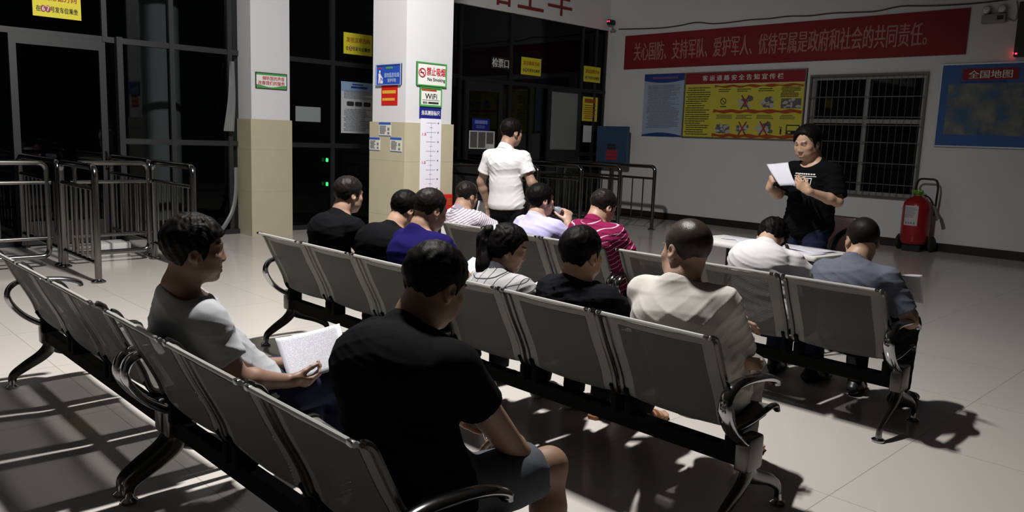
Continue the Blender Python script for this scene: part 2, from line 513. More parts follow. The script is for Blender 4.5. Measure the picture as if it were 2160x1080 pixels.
def _nb_lines(q):
    text_lines(q, .05, .58, .05, .95, 22, .38)
    for x in (.73, 1.13, 1.55, 2.0):
        if x < 1.9: text_lines(q, x, x + .3, .84, .91, 2, .4)
        text_lines(q, x, x + .34, .36, .44, 3, .4)
    text_lines(q, 1.98, 2.36, .74, .92, 7, .5)
sub(nb, 'small_print', M['black_print'], _nb_lines)
def _nb_pic(q, white):
    # eight picture panels built of a few blotches each
    for i, (x, y, w, h) in enumerate(((1.18, .56, .28, .2), (1.62, .56, .26, .2), (2.0, .55, .37, .18), (.75, .1, .27, .17), (1.16, .1, .26, .16), (1.55, .12, .32, .18))):
        r = random.Random(i * 3 + white)
        for k in range(9):
            cx, cy = x + r.uniform(.1, .9) * w, y + r.uniform(.15, .85) * h
            a, b_ = r.uniform(.02, .06), r.uniform(.015, .05)
            q.add([(cx + a * math.cos(t * PI / 4), cy + b_ * math.sin(t * PI / 4), .003 + .0006 * k + white * .0003) for t in range(8)], [tuple(range(8))])
sub(nb, 'picture_panel', principled('photo_grey', (.12, .12, .13), .6), lambda q: (_nb_pic(q, 0), q.box(2.0, 2.37, .55, .72, 0, .002), q.box(.75, 1.02, .1, .26, 0, .002)))
sub(nb, 'picture_light', principled('photo_pale', (.45, .46, .45), .6), lambda q: (_nb_pic(q, 1)))
def _nosmoke(q, cx, cy, r):
    q.tube([(cx + r * math.cos(a * PI / 12), cy + r * math.sin(a * PI / 12), .004) for a in range(24)], r * .12, 6, closed=True)
    q.tube([(cx - r * .7, cy + r * .7, .004), (cx + r * .7, cy - r * .7, .004)], r * .11, 6)
sub(nb, 'pictogram', M['black_print'], lambda q: (_nosmoke(q, .86, .68, .055), q.box(.80, .93, .575, .59, 0, .003),
    q.box(2.13, 2.38, .10, .27, 0, .002), q.box(2.02, 2.05, .1, .2, 0, .002), q.tube([(2.035, .22, .003), (2.036, .225, .003)], .03, 8)))
sub(nb, 'pictogram_inset', M['yellow_board'], lambda q: (q.box(2.15, 2.36, .17, .25, .002, .004), q.box(2.17, 2.22, .12, .15, .002, .004)))
def _cross(q, x, y, w, h):
    q.tube([(x - w, y + h, .009), (x + w, y - h, .009)], .012, 6); q.tube([(x + w, y + h, .009), (x - w, y - h, .009)], .012, 6)
for cx, cy in ((1.31, .66), (1.29, .19), (1.71, .2)):
    sub(nb, 'red_cross', principled('cross_red', (.32, .01, .02), .6), lambda q: _cross(q, cx, cy, .075, .12))

pb = board('notice_poster', '-y', WY - .012, -9.86, -8.92, 1.63, 2.84, M['pale_blue'],
           'pale blue notice sheet with dark blue header left of the red and yellow board', 'poster', depth=.012)
def _pb(q):
    n = 24
    for i in range(n):
        x0, x1 = i * .94 / n, (i + 1) * .94 / n
        f0, f1 = 1.08 - .045 * math.sin(PI * x0 / .94 * 1.0), 1.08 - .045 * math.sin(PI * x1 / .94)
        q.add([(x0, f0, .002), (x1, f1, .002), (x1, 1.21, .002), (x0, 1.21, .002)], [(0, 1, 2, 3)])
        f0, f1 = .02 + .055 * math.sin(PI * x0 / .94), .02 + .055 * math.sin(PI * x1 / .94)
        q.add([(x0, 0, .002), (x1, 0, .002), (x1, f1, .002), (x0, f0, .002)], [(0, 1, 2, 3)])
sub(pb, 'header_band', principled('header_navy', (.025, .05, .22), .5), _pb)
sub(pb, 'small_print', M['grey_print'], lambda q: text_lines(q, .10, .86, .16, 1.0, 34, .42))
sub(pb, 'heading', principled('violet_print', (.20, .10, .26), .6), lambda q: text_lines(q, .16, .80, 1.1, 1.16, 1, .6))

mp = board('wall_map', '-y', WY, -4.35, -2.35, 1.595, 2.82, M['map_blue'],
           'blue framed wall map board with red title strip beside the barred window', 'map', depth=.03, frame=principled('map_frame', (.50, .54, .58), .35, metal=.7), fw=.02)
def mat_map():
    mt = bpy.data.materials.new('faded_map_print'); mt.use_nodes = True; nt = mt.node_tree; L = nt.links.new
    b = nt.nodes['Principled BSDF']; b.inputs['Roughness'].default_value = .25
    tc = nt.nodes.new('ShaderNodeTexCoord'); n = nt.nodes.new('ShaderNodeTexNoise'); n.inputs['Scale'].default_value = 3.2; n.inputs['Detail'].default_value = 6
    L(tc.outputs['Object'], n.inputs['Vector'])
    r = nt.nodes.new('ShaderNodeValToRGB'); e = r.color_ramp.elements
    e[0].position = .38; e[0].color = (.03, .10, .20, 1); e[1].position = .66; e[1].color = (.22, .22, .19, 1)
    k = r.color_ramp.elements.new(.5); k.color = (.12, .14, .15, 1)
    L(n.outputs['Fac'], r.inputs[0]); L(r.outputs[0], b.inputs['Base Color'])
    return mt
sub(mp, 'map_sheet', mat_map(), lambda q: q.box(.12, 1.9, .18, .93, 0, .003))
sub(mp, 'title_strip', M['dim_red'], lambda q: q.box(.30, 1.03, .98, 1.145, 0, .004))
sub(mp, 'lettering', M['white_print'], lambda q: put_text(q, '全国地图', .665, 1.06, .57, .115, .007))
sub(mp, 'caption', M['navy_print'], lambda q: text_lines(q, .28, 1.0, .935, .97, 1, .7))

# emergency twin lamp
em = MB(); em.bbox(-.16, .16, -.09, 0, -.13, .0, .02); eml = em.build('emergency_light', principled('lamp_housing', (.30, .30, .29), .5), None, True)
eml.location = (-3.72, WY, 3.5); tag(eml, 'grey twin headed emergency lamp high on the back wall beside the banner', 'emergency light')
for s in (-1, 1):
    l = MB(); l.lathe([(.02, -.05), (.05, -.04), (.055, .03), (.048, .035)], (0, 0, 0), 18, Matrix.Translation((s * .1, -.06, .055)) @ Matrix.Rotation(math.radians(75), 4, 'X'))
    h = l.build('lamp_head', principled('lamp_rim', (.5, .5, .48), .25, metal=.5), eml, True)
    g = MB(); g.lathe([(.045, 0), (.03, .006), (.0, .008)], (0, 0, 0), 18, Matrix.Translation((s * .1, -.096, .064)) @ Matrix.Rotation(math.radians(75), 4, 'X'))
    g.build('lens', M['white_print'], h, True)
l = MB(); l.box(.05, .13, -.093, -.09, -.09, -.03); l.build('indicator_plate', M['black_plastic'], eml)
# cctv camera in the corner
cc = empty('security_camera', (-10.72, WY - .12, 3.9)); tag(cc, 'small dark security camera with two red glowing lights in the room corner', 'camera')
q = MB(); q.bbox(-.05, .05, -.10, .10, -.05, .05, .03); q.build('camera_body', M['black_plastic'], cc, True)
q = MB(); q.tube([(0, .04, -.05), (0, .06, -.12), (0, .12, -.14)], .02, 8); q.lathe([(.06, -.18), (.06, -.15)], (0, .08, 0), 14); q.build('bracket', principled('cam_bracket', (.25, .25, .24), .5), cc, True)
for s in (-1, 1):
    q = MB(); q.lathe([(.0, -.004), (.014, 0), (.0, .004)], (0, 0, 0), 10, Matrix.Translation((.012 + s * .022, -.103, .01)) @ Matrix.Rotation(PI / 2, 4, 'X')); q.build('red_light', M['glow_red'], cc)
# cable along the wall
q = MB(); pts = [(-10.6 + i * .37, WY - .012, 3.74 + .012 * math.sin(i * 1.7) - .06 * (i / 20) + (.03 if i % 5 == 0 else 0)) for i in range(24)]
q.tube(smooth_path(pts, 4), .011, 6); tag(q.build('cable', principled('cable', (.05, .05, .045), .6), None, True), 'thin dark cable sagging along the back wall above the banner', 'cable')
q = MB(); q.tube(smooth_path([(-3.55, WY - .03, 3.42), (-3.46, WY - .02, 3.39), (-3.44, WY - .015, 3.52), (-3.47, WY - .012, 3.66)], 6), .008, 6)
tag(q.build('cord', principled('cord_grey', (.3, .3, .29), .6), None, True), 'grey cord looping from the emergency lamp up to the cable', 'cord')
# dark led panel at the right edge of the view
q = MB(); q.box(0, 1.7, -.12, 0, 0, .75); led = q.build('display_panel', M['black_plastic']); led.location = (-3.40, WY, 2.88)
tag(led, 'black electronic display panel at the right edge above the wall map', 'display')
q = MB(); q.box(-.012, 0, -.1, -.02, .04, .06); q.box(.02, .045, -.127, -.12, .03, .05); q.build('red_light', M['glow_red'], led)

# standing blue board in the corner
bb = empty('sign_stand', (-10.33, WY - .35, 0)); tag(bb, 'blue enamel board on a post in the corner behind the steel barriers', 'sign')
q = MB(); q.bbox(-.40, .40, -.03, .03, 1.03, 1.80, .012); q.build('sign_panel', M['blue_cab'], bb)
q = MB(); q.tube([(0, 0, .04), (0, 0, 1.03)], .03, 12); q.lathe([(.22, 0), (.22, .025), (.05, .045)], (0, 0, 0), 24); q.build('post', M['cast'], bb, True)
q = MB(); text_lines(q, -.12, .12, 1.33, 1.45, 2, .8, .004, 0)
q.v = [(x, -.034 - z * .2, y) for x, y, z in q.v]; q.build('dark_print', M['black_print'], bb)
q = MB(); text_lines(q, -.13, .16, 1.12, 1.33, 3, .75, .004, 0)
q.v = [(x, -.034 - z * .2, y) for x, y, z in q.v]; q.build('red_print', M['red_print'], bb)

# wheeled fire extinguisher
fe = empty('fire_extinguisher', (-4.38, WY - .33, 0)); tag(fe, 'large red wheeled fire extinguisher standing against the back wall', 'fire extinguisher')
q = MB(); q.lathe([(.10, .10), (.17, .12), (.195, .17), (.20, .30), (.20, .66), (.185, .74), (.13, .80), (.06, .83), (.05, .85)], (0, 0, 0), 32); q.build('tank', M['red_paint'], fe, True)
q = MB(); q.lathe([(.05, .84), (.05, .87), (.075, .88), (.075, .90), (.04, .91), (.03, .95)], (0, 0, 0), 18); q.bbox(-.10, .06, -.03, .03, .88, .93, .012); q.bbox(-.02, .11, -.02, .02, .85, .885, .01)
q.build('valve', principled('green_brass', (.16, .30, .05), .4, metal=.3), fe, True)
q = MB(); q.tube(arc_path([(-.10, .16, .55), (-.10, .16, .98), (-.06, .12, 1.10), (.20, .12, 1.10), (.22, .14, .98), (.20, .16, .55)], .08), .016, 10); q.build('handle', M['black_plastic'], fe, True)
q = MB()
for s in (-1, 1): q.lathe([(.0, -.03), (.10, -.03), (.12, -.015), (.12, .015), (.10, .03), (0, .03)], (0, 0, 0), 22, Matrix.Translation((s * .235, .08, .12)) @ Matrix.Rotation(PI / 2, 4, 'Y'))
q.build('wheel', M['rubber'], fe, True)
q = MB(); q.box(-.2, .2, .06, .10, .1, .14); q.box(-.13, .13, -.1, .1, .0, .10); q.build('undercarriage', M['black_plastic'], fe)
q = MB(); q.tube(smooth_path([(.06, 0, .87), (.18, -.05, .82), (.25, -.04, .70), (.27, -.02, .62)], 6), .014, 8); q.build('hose', M['rubber'], fe, True)
q = MB(); q.tube([(.24, -.05, .72), (.275, -.04, .66), (.32, -.02, .52)], [.016, .022, .030], 10); q.build('horn', principled('horn_grey', (.16, .16, .16), .4), fe, True)
def curved_label(q, a0, a1, z0, z1, r, n=14):
    V = []; 
    for i in range(n + 1):
        a = a0 + (a1 - a0) * i / n
        V += [(r * math.cos(a), r * math.sin(a), z0), (r * math.cos(a), r * math.sin(a), z1)]
    q.add(V, [(2 * i, 2 * i + 2, 2 * i + 3, 2 * i + 1) for i in range(n)])
q = MB(); curved_label(q, math.radians(237), math.radians(295), .40, .70, .2025); q.build('white_label', principled('label_pale', (.55, .50, .52), .6), fe)
q = MB()
for i in range(9):
    z = .665 - i * .018
    curved_label(q, math.radians(240), math.radians(random.uniform(276, 291)), z, z + .006, .2035)
for i in range(4): curved_label(q, math.radians(246 + i * 11), math.radians(252 + i * 11), .425, .455, .2035, 3)
q.build('label_print', M['grey_print'], fe)

# ------------------------------------------------------------------ signs on the glass wall and the columns
GX = WX + .006
def yellow_sign(u0, u1, z0, z1, l1, l2, label, dim=False, tilt=0):
    o = board('direction_sign', '+x', GX + .03, u0, u1, z0, z1, M['yellow'], label, 'sign', 'yellow boarding signs on the glass wall', depth=.005, rot=tilt)
    w, h = u1 - u0, z1 - z0
    sub(o, 'red_lettering', M['brown_red_print'], lambda q: put_text(q, l1, w * .5, h * .68, w * .82, h * .24))
    sub(o, 'black_lettering', M['black_print'], lambda q: put_text(q, l2, w * .5, h * .27, w * .86, h * .20))
    return o
ys = yellow_sign(2.64, 3.16, 2.72, 3.06, '发往常德方向', '在　　号发车位乘坐', 'yellow boarding sign with two red number discs, cut by the top left edge')
def discs(o, w, h, xs, nums):
    def f(q):
        for x in xs: q.add([(w * x + h * .085 * math.cos(t * PI / 10), h * .27 + h * .115 * math.sin(t * PI / 10), .005 + x * .004) for t in range(20)], [tuple(range(20))])
    sub(o, 'number_disc', principled('number_red', (.28, .01, .04), .5), f)
    sub(o, 'number', M['white_print'], lambda q: [put_text(q, n, w * x, h * .27, h * .08, h * .16, .009) for x, n in zip(xs, nums)])
discs(ys, .52, .34, (.213, .309), ('6', '7'))
y2 = yellow_sign(6.85, 7.37, 2.69, 3.01, '发往汉寿方向', '在　号发车位乘坐', 'yellow boarding sign with one red number disc between the two columns')
discs(y2, .52, .32, (.231,), ('5',))
y3 = yellow_sign(10.69, 11.22, 2.68, 3.0, '发往南县方向', '在　号发车位乘坐', 'yellow boarding sign above the ticket check doors right of the white lettering')
discs(y3, .53, .32, (.231,), ('9',))
y4 = yellow_sign(12.47, 12.99, 2.68, 2.99, '发往益阳方向', '在　号发车位乘坐', 'yellow boarding sign nearest the room corner on the glass wall')
discs(y4, .52, .31, (.231,), ('8',))
yp = board('yellow_poster', '+x', GX + .03, 12.48, 12.95, 1.89, 2.38, M['yellow'], 'dim yellow poster below the yellow sign nearest the room corner', 'poster', depth=.004)
sub(yp, 'heading', M['brown_red_print'], lambda q: text_lines(q, .06, .41, .36, .46, 1, .8, .003, .1))
sub(yp, 'small_print', M['brown_red_print'], lambda q: text_lines(q, .05, .42, .04, .34, 7, .4))
a4 = board('paper_notice', '+x', GX + .03, 12.54, 12.80, 1.46, 1.80, M['pale_print'], 'small blank white paper sheet taped beside the frosted door', 'notice', depth=.003)
jp = board('gate_sign', '+x', GX + .03, 9.93, 10.38, 2.73, 2.94, M['black_plastic'], 'black sign with three white characters over the ticket check door', 'sign', depth=.006)
sub(jp, 'lettering', M['white_print'], lambda q: put_text(q, '检票口', .225, .105, .41, .16))
bs = board('blue_sign', '+x', GX + .1, 9.45, 9.87, 1.60, 1.82, M['navy_print'], 'small navy sign above the white pigeonhole frame on the door', 'sign', depth=.006)
sub(bs, 'lettering', principled('blue_print', (.18, .25, .62), .6), lambda q: (text_lines(q, .04, .38, .12, .19, 1, .9, .003, .05), text_lines(q, .1, .3, .04, .10, 2, .4)))
fr = board('document_rack', '+x', GX + .1, 9.38, 9.99, 1.28, 1.60, principled('grey_film', (.13, .13, .13), .5), 'white framed three pane document rack on the ticket check door', 'rack', depth=.01, frame=M['white_plastic'], fw=.02)
sub(fr, 'divider', M['white_plastic'], lambda q: (q.box(.195, .21, 0, .32, 0, .008), q.box(.395, .41, 0, .32, 0, .008), q.box(.4, .6, .02, .09, 0, .004)))
rd = board('red_tag', '+x', GX + .06, 10.05, 10.14, 1.45, 1.55, M['red_print'], 'tiny red square tag on the door beside the document rack', 'tag', depth=.004)

wp = board('white_poster', '+x', GX + .03, 6.81, 7.42, 1.48, 2.27, principled('poster_grey', (.50, .52, .56), .7), 'tall white printed poster with blue top on the glass between the columns', 'poster', depth=.004)
sub(wp, 'blue_top', principled('poster_blue', (.24, .37, .55), .6), lambda q: q.box(0, .61, .64, .79, 0, .001))
sub(wp, 'small_print', M['grey_print'], lambda q: (text_lines(q, .05, .56, .53, .66, 8, .5), text_lines(q, .05, .56, .03, .38, 16, .5)))
sub(wp, 'heading', M['navy_print'], lambda q: (text_lines(q, .16, .48, .69, .73, 1, .8, .003, .05), text_lines(q, .2, .40, .74, .765, 1, .8, .003, .05)))
sub(wp, 'bus_picture', M['black_print'], lambda q: [q.bbox(x, x + .13, .42, .49, 0, .004, .02) for x in (.10, .25, .41)])
wc = board('white_card', '+x', GX + .03, 6.03, 6.45, 1.63, 1.85, principled('card_grey', (.22, .235, .25), .7), 'blank pale grey card on the dark glass right of the left column', 'card', depth=.004)

gs = board('slogan_sign', '+x', -10.5, 5.22, 5.69, 2.05, 2.27, M['white_print'], 'small green edged slogan sign on the left column', 'sign', depth=.012, frame=M['grout_dark'], fw=.008)
def grass(q):
    n = 20
    for i in range(n):
        x0, x1 = .01 + i * .45 / n, .01 + (i + 1) * .45 / n
        f = lambda x: .055 - .03 * math.sin(x * 7) ** 2
        q.add([(x0, .01, .002), (x1, .01, .002), (x1, f(x1), .002), (x0, f(x0), .002)], [(0, 1, 2, 3)])
        q.add([(x0, .185, .002), (x1, .185, .002), (x1, .21, .002), (x0, .21, .002)], [(0, 1, 2, 3)])
sub(gs, 'green_edge', M['green_sign'], grass)
sub(gs, 'lettering', M['red_print'], lambda q: (put_text(q, '倾听您的声音', .265, .145, .33, .055), put_text(q, '改善我们的服务', .235, .08, .40, .055)))
CF = -6.85
ns = board('no_smoking_sign', '+x', CF, 5.20, 5.60, 2.01, 2.255, M['white_print'], 'white no smoking sign with green border on the right column', 'sign', depth=.012, frame=M['green_sign'], fw=.013)
sub(ns, 'red_lettering', M['red_print'], lambda q: (put_text(q, '禁止吸烟', .255, .155, .25, .085), _nosmoke(q, .07, .135, .043)))
sub(ns, 'black_lettering', M['black_print'], lambda q: (put_text(q, 'No Smoking', .26, .068, .24, .045), q.box(.045, .095, .13, .14, 0, .003)))
wf = board('wifi_sign', '+x', CF, 5.25, 5.54, 1.795, 2.0, M['white_print'], 'white wireless network sign under the no smoking sign', 'sign', depth=.01, frame=M['green_sign'], fw=.01)
sub(wf, 'lettering', M['black_print'], lambda q: (put_text(q, 'WiFi', .145, .11, .16, .055), q.box(.03, .26, .068, .071, 0, .003), put_text(q, '密码', .065, .042, .06, .028), text_lines(q, .11, .25, .028, .056, 1, .7, .003, 0)))
sub(wf, 'green_band', M['green_sign'], lambda q: (q.box(.01, .28, .18, .197, 0, .002), q.box(.01, .28, .01, .02, 0, .002)))
sub(wf, 'red_band', M['orange_print'], lambda q: q.box(.02, .22, .165, .185, 0, .003))
ht = board('ruler_title_sign', '+x', CF, 5.25, 5.54, 1.67, 1.79, M['navy_print'], 'navy sign with white characters heading the height ruler on the column', 'sign', depth=.008)
sub(ht, 'lettering', M['white_print'], lambda q: put_text(q, '身高测量标尺', .145, .06, .25, .05))
hr = board('height_ruler', '+x', CF + .022, 5.255, 5.535, .86, 1.67, principled('ruler_white', (.80, .80, .90), .6), 'white height measuring strip on the right column', 'ruler', depth=.004)
def marks(q):
    z = 1.625; i = 0
    while z > .88:
        y = z - .86; major = i % 2 == 0
        q.box(.075 if major else .12, .205 if major else .16, y - .0012, y + .0012, 0, .002)
        if major: q.add([(.235 + .010 * math.cos(t * PI / 3), y + .010 * math.sin(t * PI / 3), .002) for t in range(6)], [tuple(range(6))])
        z -= .05; i += 1
    q.box(.139, .141, .02, .77, 0, .0015)
sub(hr, 'tick_marks', M['grey_print'], marks)
sub(hr, 'red_number', M['red_print'], lambda q: (put_text(q, '1.5', .045, .645, .05, .025), put_text(q, '1.2', .045, .345, .05, .025)))
CY = 5.07
bn = board('litter_sign', '-y', CY, -7.37, -6.92, 2.005, 2.225, M['blue_sign'], 'blue sign with a white sweeping figure on the right column', 'sign', depth=.012, frame=principled('sign_edge_blue', (.25, .33, .60), .5), fw=.008)
sub(bn, 'lettering', principled('pale_cyan_print', (.45, .62, .85), .6), lambda q: (put_text(q, '请勿乱扔垃圾', .29, .105, .27, .05), put_text(q, '爱护环境', .29, .05, .15, .04)))
def figure(q):
    q.add([(.07 + .014 * math.cos(t * PI / 5), .145 + .016 * math.sin(t * PI / 5), .003) for t in range(10)], [tuple(range(10))])
    q.add([(.045, .125, .003), (.05, .08, .003), (.042, .02, .003), (.062, .02, .003), (.068, .07, .003), (.075, .02, .003), (.092, .02, .003), (.085, .085, .003), (.12, .07, .003), (.12, .08, .003), (.088, .115, .003), (.08, .128, .003)], [tuple(range(12))])
    q.tube([(.12, .08, .003), (.10, .03, .003)], .004, 5); q.add([(.095, .02, .003), (.125, .02, .003), (.13, .05, .003), (.10, .045, .003)], [(0, 1, 2, 3)])
sub(bn, 'sweeping_figure', M['white_print'], figure)
sub(bn, 'small_emblem', M['green_sign'], lambda q: (q.bbox(.18, .30, .17, .19, 0, .003, .008)))
sub(bn, 'red_emblem', M['red_print'], lambda q: (q.box(.035, .10, .175, .185, 0, .003)))
rs = board('red_notice', '-y', CY, -7.28, -6.99, 1.795, 2.003, M['red_bright'], 'red notice with yellow print below the blue sweeping sign', 'notice', depth=.004)
sub(rs, 'lettering', M['gold_print'], lambda q: (text_lines(q, .02, .27, .12, .16, 1, .85, .003, .05), text_lines(q, .02, .25, .045, .08, 1, .8, .003, .05)))
for (u0, u1, z0, z1, lab, rot) in ((-7.29, -7.07, 1.47, 1.615, 'topmost of three small blue headed notices on the tan column tiles', 0), (-7.47, -7.27, 1.31, 1.45, 'lower left small blue headed notice on the tan column tiles', 0), (-7.08, -6.875, 1.31, 1.46, 'lower right small blue headed notice on the tan column tiles', -.01)):
    o = board('tile_notice', '-y', CY - .022, u0, u1, z0, z1, principled('notice_cream', (.62, .60, .52), .6), lab, 'notice', 'small notices on the column tiles', depth=.003, rot=rot)
    w, h = u1 - u0, z1 - z0
    sub(o, 'blue_header', principled('notice_blue', (.03, .10, .42), .5), lambda q: (q.box(0, w, h * .83, h, 0, .001), q.box(0, w, 0, h * .04, 0, .001)))
    sub(o, 'small_print', M['grey_print'], lambda q: (text_lines(q, .02, w * .62, .02, h * .78, 7, .45), q.bbox(w * .72, w * .9, .02, h * .3, 0, .003, .01), q.bbox(w * .72, w * .9, h * .42, h * .62, 0, .003, .01)))

# red characters over the glass wall
CHR = principled('faded_red_character', (.22, .028, .022), .6)
for i, ch in enumerate('站上车'):
    q = MB(); put_text(q, ch, 0, 0, .68, .66, .01, 0)
    o = q.build('wall_character', CHR); o.matrix_world = face_matrix('+x', WX + .062, (10.02, 10.86, 11.66)[i], (4.17, 4.19, 4.19)[i])
    sol = o.modifiers.new('depth', 'SOLIDIFY'); sol.thickness = .02; sol.offset = -1
    tag(o, ('leftmost of the red characters on the beam, cut by the top edge', 'red character of few strokes in the middle on the beam', 'rightmost red character on the beam over the glass wall')[i], 'lettering', 'red characters over the glass wall')

# plastic strip curtain tied at the left column, green reflections added as glowing beads on the glass
q = MB()
for k in range(4):
    q.tube(smooth_path([(WX + .10 + .015 * k, 5.02, 2.4), (WX + .12, 4.98 + .02 * k, 1.9), (WX + .14 + .01 * k, 4.90 + .03 * k, 1.45)], 5), [.012] * 11, 6, sx=1, sy=2.2)
tag(q.build('strip_curtain', M['seal'], None, True), 'pale plastic strip curtain gathered beside the left column', 'curtain')
q = MB(); q.tube(smooth_path([(WX + .12, 5.06, .95), (WX + .14, 5.04, .6), (WX + .16, 4.98, .35), (WX + .2, 4.86, .17), (WX + .25, 4.74, .06)], 6), .03, 8, sx=.4)
tag(q.build('curtain_strip', M['seal'], None, True), 'loose plastic strip curling onto the floor by the left column', 'curtain strip')
for (y, z, lab) in ((6.55, 1.06, 'upper green reflection low on the dark glass, made as a glowing bead'), (6.55, .69, 'lower green reflection low on the dark glass, made as a glowing bead')):
    q = MB(); q.bbox(-.02, .02, -.012, .012, -.028, .028, .008); o = q.build('glass_reflection', M['glow_green']); o.location = (WX + .06, y, z)  # emissive bead stands in for a green reflection in the pane, no lamp
    tag(o, lab, 'reflection', 'green reflections on the glass')
q = MB(); q.box(-.16, .16, -.17, .17, 0, .15, b=.02); o = q.build('white_box', principled('box_grey', (.45, .46, .44), .6), None, True); o.location = (-9.75, 3.05, 0)
tag(o, 'small pale grey box on the floor behind the left barriers', 'box')
# ticket check counter
tc_ = empty('ticket_counter', (-10.58, 9.0, 0)); tag(tc_, 'dark ticket check counter with a green light behind the right column', 'counter')
q = MB(); q.box(-.21, .21, -.75, .55, 0, 1.0, b=.02); q.build('cabinet', principled('counter_dark', (.03, .03, .032), .4), tc_)
q = MB(); q.box(-.235, .235, -.78, .58, 1.0, 1.035, b=.015); q.build('counter_top', principled('counter_top', (.05, .048, .045), .3), tc_)
q = MB(); q.box(.02, .1, -.02, .12, 1.036, 1.044); q.build('green_light', M['glow_green'], tc_)
q = MB(); q.lathe([(.0, 0), (.07, 0), (.075, .12), (.05, .2), (.03, .24), (0, .24)], (0, 0, 0), 16); o = q.build('purple_pouch', principled('purple_cloth', (.10, .07, .30), .8), None, True); o.location = (-10.55, 8.72, 1.037)
tag(o, 'small purple pouch standing on the ticket counter', 'pouch')
# red hydrant cabinet at the right column
fb = empty('fire_cabinet', (-6.82 + .0, 5.45, 0)); tag(fb, 'red fire equipment cabinet with glass window standing against the right column', 'fire cabinet')
q = MB(); q.box(.01, .07, -.21, .21, 0, .86, b=.01); q.build('cabinet', M['red_bright'], fb)
q = MB(); q.box(.07, .074, -.17, .17, .30, .62); q.build('window', M['black_plastic'], fb)
q = MB(); q.box(.074, .076, -.13, -.02, .34, .58); q.box(.074, .076, .05, .13, .36, .56); q.build('label', M['white_print'], fb)
q = MB(); q.box(.07, .074, .13, .19, .74, .82); q.build('yellow_mark', M['orange_print'], fb)
# ------------------------------------------------------------------ waiting benches
# side profile of the seat sheet: (forward v, height z)
PROF = smooth_path([(0, -.075, .800), (0, -.045, .796), (0, -.022, .775), (0, .0, .73), (0, .04, .645), (0, .085, .56), (0, .118, .49), (0, .138, .43), (0, .160, .402), (0, .21, .398), (0, .30, .405), (0, .40, .424), (0, .455, .432), (0, .488, .424), (0, .50, .400)], 4)
SW = .262                                                  # half width of one seat
def sheet(me_name, u0, u1, v0, v1, off, mat, thick=.003):
    """strip of the bent sheet between widths u0,u1 and profile fractions v0,v1"""
    n = len(PROF); i0, i1 = int(round(v0 * (n - 1))), int(round(v1 * (n - 1)))
    P = PROF[i0:i1 + 1]
    L = [0.]
    for i in range(1, len(P)): L.append(L[-1] + (P[i] - P[i - 1]).length)
    V, F, UV = [], [], []
    m_ = 4
    for i, p in enumerate(P):
        a = P[max(0, i - 1)]; c = P[min(len(P) - 1, i + 1)]; t = (c - a).normalized()
        nrm = Vector((0, -t.z, t.y))
        for j in range(m_ + 1):
            u = u0 + (u1 - u0) * j / m_
            dish = -.012 * (1 - (u / SW) ** 2)
            q = p + nrm * (off + dish)
            V.append((u, q.y, q.z)); UV.append((u, L[i]))
    for i in range(len(P) - 1):
        for j in range(m_):
            a = i * (m_ + 1) + j
            F.append((a, a + 1, a + m_ + 2, a + m_ + 1))
    me = bpy.data.meshes.new(me_name); me.from_pydata(V, [], F); me.materials.append(mat)
    uvl = me.uv_layers.new(name='UVMap')
    for poly in me.polygons:
        for li in poly.loop_indices: uvl.data[li].uv = UV[me.loops[li].vertex_index]
    me.polygons.foreach_set('use_smooth', [True] * len(me.polygons)); me.update()
    return me
def join_meshes(name, meshes):
    V, F, UV = [], [], []
    for me in meshes:
        o = len(V); V += [v.co[:] for v in me.vertices]
        for p in me.polygons: F.append([i + o for i in p.vertices]); UV += [me.uv_layers[0].data[li].uv[:] for li in p.loop_indices]
    out = bpy.data.meshes.new(name); out.from_pydata(V, [], F); out.materials.append(meshes[0].materials[0])
    uvl = out.uv_layers.new(name='UVMap'); uvl.data.foreach_set('uv', [c for uv in UV for c in uv])
    out.polygons.foreach_set('use_smooth', [True] * len(out.polygons)); out.update()
    return out
def mesh_obj(name, me, parent):
    o = bpy.data.objects.new(name, me); COL.objects.link(o); o.parent = parent; return o

EDGE = .062
perf_me = sheet('perforated_panel', -SW + EDGE, SW - EDGE, .17, .93, 0, M['perf'])
bord_me = join_meshes('solid_border', [sheet('a', -SW, -SW + EDGE, 0, 1, 0, M['border']), sheet('b', SW - EDGE, SW, 0, 1, 0, M['border']),
                                       sheet('c', -SW + EDGE, SW - EDGE, 0, .17, 0, M['border']), sheet('d', -SW + EDGE, SW - EDGE, .93, 1, 0, M['border'])])
q = MB(); q.tube([(0, p.y, p.z) for p in PROF[3:]], .011, 8, sx=1.0, sy=1.3)
rail_me = q.mesh('side_rail', M['rail'], True)
q = MB(); q.tube([(-SW - .008, -.072, .801), (SW + .008, -.072, .801)], .0085, 8); lip_me = q.mesh('top_lip', M['lip'], True)
q = MB(); q.bbox(-.013, .013, -.081, -.064, .793, .8098, .004)
cap_me = q.mesh('corner_cap', M['steel'], True)
q = MB(); q.tube(smooth_path([(0, .13, .44), (0, .17, .385), (0, .25, .375), (0, .42, .405)], 4), .014, 8)
q.bbox(-.018, .018, .145, .235, .310, .392, .008)
brk_me = q.mesh('seat_bracket', M['beam'], True)

